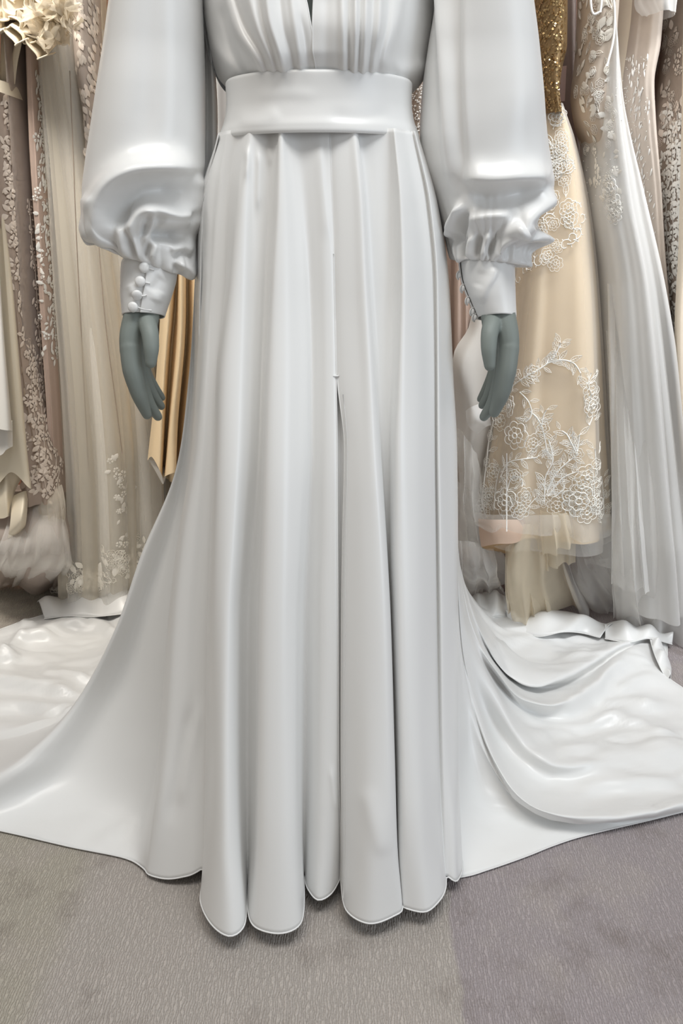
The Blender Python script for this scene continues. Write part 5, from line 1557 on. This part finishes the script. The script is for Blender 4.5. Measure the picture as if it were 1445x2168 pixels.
# --- dark lace sleeve gown and taupe flower lace gown at the right edge
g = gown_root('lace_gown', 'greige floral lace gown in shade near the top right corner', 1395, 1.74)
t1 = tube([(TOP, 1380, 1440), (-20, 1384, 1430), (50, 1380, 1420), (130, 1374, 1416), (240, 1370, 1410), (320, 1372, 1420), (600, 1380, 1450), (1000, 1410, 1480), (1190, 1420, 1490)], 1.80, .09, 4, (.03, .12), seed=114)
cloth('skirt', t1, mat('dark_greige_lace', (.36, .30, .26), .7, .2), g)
bb3 = gb(t1)
for k in range(90):
    p, nn = hit(bb3, rr.uniform(1372, 1420), rr.uniform(40, 330))
    if p is not None: place(g, rr.choice(['flower', 'petal', 'flower_outline']), m_laceg, p, nn, rr.uniform(12, 22) * MM, rr.uniform(0, 6))
hanger(g, 1400, TOP, 1.84)
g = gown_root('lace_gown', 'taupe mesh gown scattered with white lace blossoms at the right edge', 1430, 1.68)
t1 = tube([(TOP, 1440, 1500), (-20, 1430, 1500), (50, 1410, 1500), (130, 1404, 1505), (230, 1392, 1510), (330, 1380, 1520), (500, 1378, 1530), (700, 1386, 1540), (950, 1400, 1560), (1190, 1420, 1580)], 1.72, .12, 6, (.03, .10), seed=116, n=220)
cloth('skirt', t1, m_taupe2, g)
bb4 = gb(t1)
for k in range(60):
    p, nn = hit(bb4, rr.uniform(1396, 1445), rr.uniform(50, 320))
    if p is not None: place(g, rr.choice(['flower', 'petal', 'flower_outline']), m_laced if rr.random() < .5 else m_laceg, p, nn, rr.uniform(12, 22) * MM, rr.uniform(0, 6))
for i, a in enumerate(([(1392, 320), (1396, 420), (1390, 520), (1396, 640)], [(1412, 220), (1414, 340), (1410, 460), (1416, 580), (1412, 700)], [(1434, 240), (1432, 360), (1436, 480), (1432, 600), (1438, 720)],
                       [(1402, 600), (1406, 700), (1400, 800), (1410, 900)], [(1424, 660), (1430, 760), (1426, 860), (1436, 960)], [(1446, 300), (1448, 500), (1444, 700)], [(1424, 260), (1424, 400), (1426, 540)])):
    trail(g, bb4, a, m_lacew, 17, 23, 14, fl_every=3, seed=120 + i, jit=6)
scatter(g, bb4, (1378, 1450, 330, 980, None), m_lacew, 90, ('flower', 'leaf', 'leaf'), (13, 22), 15, 8)
hanger(g, 1450, TOP, 1.8)
g = gown_root('satin_gown', 'cream satin gown just entering the frame at the right edge', 1480, 1.55)
sheet([[(1450, TOP, 1.66), (1436, 500, 1.60), (1427, 700, 1.57), (1432, 860, 1.55), (1444, 1010, 1.54)], [(1470, TOP, 1.64), (1456, 500, 1.57), (1446, 700, 1.54), (1450, 860, 1.52), (1460, 1020, 1.51)], [(1520, TOP, 1.66), (1520, 700, 1.58), (1530, 1030, 1.56)]], mat('cream_satin', (.74, .65, .53), .5, .4), 'skirt', g, rows=60)
hanger(g, 1500, TOP, 1.66)

# --- behind the left hand: rosy folds, white panel, grey net heap
g = gown_root('pleated_gown', 'rose beige pleated gown in the gap between skirt and right side cuff', 985, 1.84)
t1 = tube([(TOP, 950, 1010), (300, 945, 1020), (600, 942, 1030), (900, 940, 1040), (1150, 936, 1060)], 1.84, .10, 8, (.04, .14), seed=130)
cloth('skirt', t1, m_rosy, g)
hanger(g, 980, TOP, 1.84)
g = gown_root('organza_gown', 'pale grey organza gown with pointed panels behind the mannequin hand on the right side', 1030, 1.72)
sheet([[(1040, TOP, 1.84), (1020, 500, 1.78), (990, 690, 1.74), (960, 745, 1.72), (955, 900, 1.72), (972, 1000, 1.70), (970, 1150, 1.70)], [(1052, TOP, 1.82), (1045, 500, 1.75), (1010, 700, 1.70), (985, 760, 1.68), (985, 900, 1.68), (992, 1000, 1.67), (1000, 1160, 1.66)],
       [(1070, TOP, 1.82), (1075, 500, 1.75), (1050, 700, 1.70), (1020, 800, 1.68), (1010, 920, 1.67), (1004, 1010, 1.68), (1030, 1170, 1.67)], [(1085, TOP, 1.82), (1100, 500, 1.76), (1085, 700, 1.73), (1070, 850, 1.72), (1050, 1000, 1.72), (1060, 1150, 1.72)], [(1100, TOP, 1.86), (1130, 500, 1.82), (1120, 850, 1.82), (1100, 1150, 1.80)]], mat('grey_organza', (.60, .57, .53), .6, .3), 'skirt', g, rows=90, crumple=.006)
sheet([[(985, 870, 1.66), (990, 900, 1.64), (1010, 920, 1.66)], [(1000, 860, 1.64), (1010, 890, 1.62), (1026, 905, 1.64)], [(1030, 850, 1.66), (1036, 880, 1.64), (1040, 900, 1.66)]], m_tulle_w, 'bow_end', g, rows=20)
for i, (c, cr) in enumerate((([[(960, 900, 1.66), (966, 1060, 1.64), (975, 1240, 'z', .05)], [(985, 930, 1.63), (992, 1080, 1.60), (1000, 1250, 'z', .05)], [(1006, 960, 1.64), (1020, 1110, 1.62), (1040, 1245, 'z', .05)], [(1012, 980, 1.68), (1050, 1120, 1.66), (1076, 1235, 'z', .06)]], .016),
                            ([[(950, 1000, 1.70), (955, 1120, 1.68), (960, 1250, 'z', .03)], [(1000, 1050, 1.66), (1000, 1150, 1.64), (1010, 1236, 'z', .06)], [(1040, 1080, 1.66), (1060, 1160, 1.65), (1090, 1230, 'z', .06)]], .022),
                            ([[(968, 1140, 1.60), (966, 1200, 1.58), (975, 1262, 'z', .02)], [(1000, 1150, 1.58), (1010, 1200, 1.54), (1012, 1262, 'z', .03)], [(1040, 1160, 1.58), (1050, 1200, 1.56), (1070, 1260, 'z', .03)]], .03))):
    sheet(c, m_tulle_s, 'net_layer', g, pleat=(3, .014), crumple=cr * .5, seed=140 + i)
hanger(g, 1060, TOP, 1.84)

# --- glimpsed at the waist, right: silver beaded gown
g = gown_root('beaded_gown', 'silver beaded gown glimpsed between the belt and the sleeve on the right side', 885, 1.78)
t1 = tube([(TOP, 850, 910), (150, 862, 905), (300, 860, 908), (700, 850, 930), (1150, 840, 950)], 1.80, .09, 4, (.03, .12), seed=150)
cloth('skirt', t1, mat('silver_taupe', (.36, .29, .24), .5, .4), g)
bb5 = gb(t1)
beads(g, bb5, [(rr.uniform(866, 892), rr.uniform(170, 300)) for _ in range(160)], m_bead, .0018)
hanger(g, 880, TOP, 1.8)
# --- plain gowns that close the row behind the dress
g = gown_root('ivory_gown', 'plain ivory gown glimpsed between the belt and the sleeve on the left side', 460, 1.80)
cloth('skirt', tube([(TOP, 430, 490), (200, 425, 500), (700, 420, 520), (1150, 415, 540)], 1.80, .10, 5, (.03, .14), seed=152), m_white, g)
hanger(g, 460, TOP, 1.8)

# --- mauve taupe gown behind the gold bodice, and the paper tag that hangs there
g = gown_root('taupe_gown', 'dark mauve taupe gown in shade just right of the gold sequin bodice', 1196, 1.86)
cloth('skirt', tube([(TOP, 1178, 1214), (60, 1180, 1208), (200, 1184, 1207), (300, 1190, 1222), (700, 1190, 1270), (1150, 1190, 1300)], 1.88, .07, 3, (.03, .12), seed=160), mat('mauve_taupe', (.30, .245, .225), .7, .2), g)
hanger(g, 1196, TOP, 1.84)
tg = empty('swing_tag', at(1187, 215, 1.76), 'pinkish paper swing tag with dark script beside the gold bodice', 'tag')
cn = [at(1178, 142, 1.775), at(1199, 139, 1.76), at(1195, 214, 1.76), at(1174, 216, 1.775)]
solid(mk('card', cn, [(0, 1, 2, 3)], mat('tag_card', (.62, .46, .43), .6, .3), tg, smooth=False), .0008)
mk('string', *tube_mesh(curve([at(1186, 141, 1.765), at(1188, 60, 1.77), at(1192, -40, 1.80), (at(1194, TOP, 1.8))], 20), .0006, 4), m_cream, tg)
ink = mat('tag_ink', (.10, .035, .04), .6)
for a in ([(1184, 155), (1187, 158), (1190, 160), (1186, 165)], [(1183, 163), (1188, 161)], [(1181, 176), (1188, 180)], [(1181, 183), (1187, 181), (1188, 187)], [(1180, 190), (1186, 193)], [(1180, 198), (1187, 196), (1184, 202)]):
    P_ = [at(x + 5, y, 1.766 + (1194 - x) * .0006) + np.array([0, -.0022, 0]) for x, y in a]
    mk('script_stroke', *tube_mesh(curve(P_, 10), .0009, 4), ink, tg)
# ---- hem of the train flipped over at the back
def flap(edge_a, edge_b, label=None, lift=.018, rows=16, seed=0):
    A = curve([at(x, y, z=h) for x, y, h in edge_a], 80)
    B = curve([at(x, y, z=h) for x, y, h in edge_b], 80)
    s = np.linspace(0, 1, 80)
    out = []
    for k in range(rows):
        v = k / (rows - 1)
        out.append(A * (1 - v) + B * v + np.stack([0 * s, 0 * s, lift * math.sin(math.pi * v) * (1 + .5 * np.sin(s * 17 + seed))], -1))
    Gf = np.array(out)
    o = mk('folded_hem', Gf, grid_faces(rows, 80), satin, dress, label=label)
    solid(o, .0012)
    mk('hem_edge', *tube_mesh(Gf[-1], .0014, 6), satin, o)


flap([(78, 1275, .006), (130, 1262, .02), (200, 1252, .035), (290, 1250, .04)], [(94, 1310, .012), (150, 1304, .035), (190, 1306, .03), (290, 1296, .04)], 'corner of the hem folded over at the left', .022)
flap([(1066, 1303, .02), (1120, 1290, .02), (1210, 1296, .02), (1280, 1320, .02), (1300, 1318, .03)], [(1072, 1316, .012), (1135, 1347, .014), (1190, 1338, .03), (1230, 1340, .02), (1270, 1350, .02)], 'frilled hem folded over at the right', .016, seed=1)
flap([(975, 1268, .03), (1010, 1258, .04), (1040, 1250, .05), (1070, 1262, .05)], [(975, 1300, .02), (1015, 1312, .02), (1050, 1306, .03), (1078, 1306, .02)], None, .02, seed=2)
flap([(1276, 1322, .02), (1310, 1314, .03), (1360, 1328, .02), (1420, 1348, .01)], [(1280, 1352, .016), (1330, 1360, .03), (1370, 1352, .035), (1422, 1364, .012)], None, .016, seed=3)
flap([(1395, 1350, .01), (1408, 1380, .02), (1420, 1410, .012), (1420, 1440, .008)], [(1375, 1352, .03), (1385, 1385, .035), (1398, 1415, .025), (1412, 1442, .008)], None, .012, seed=4)
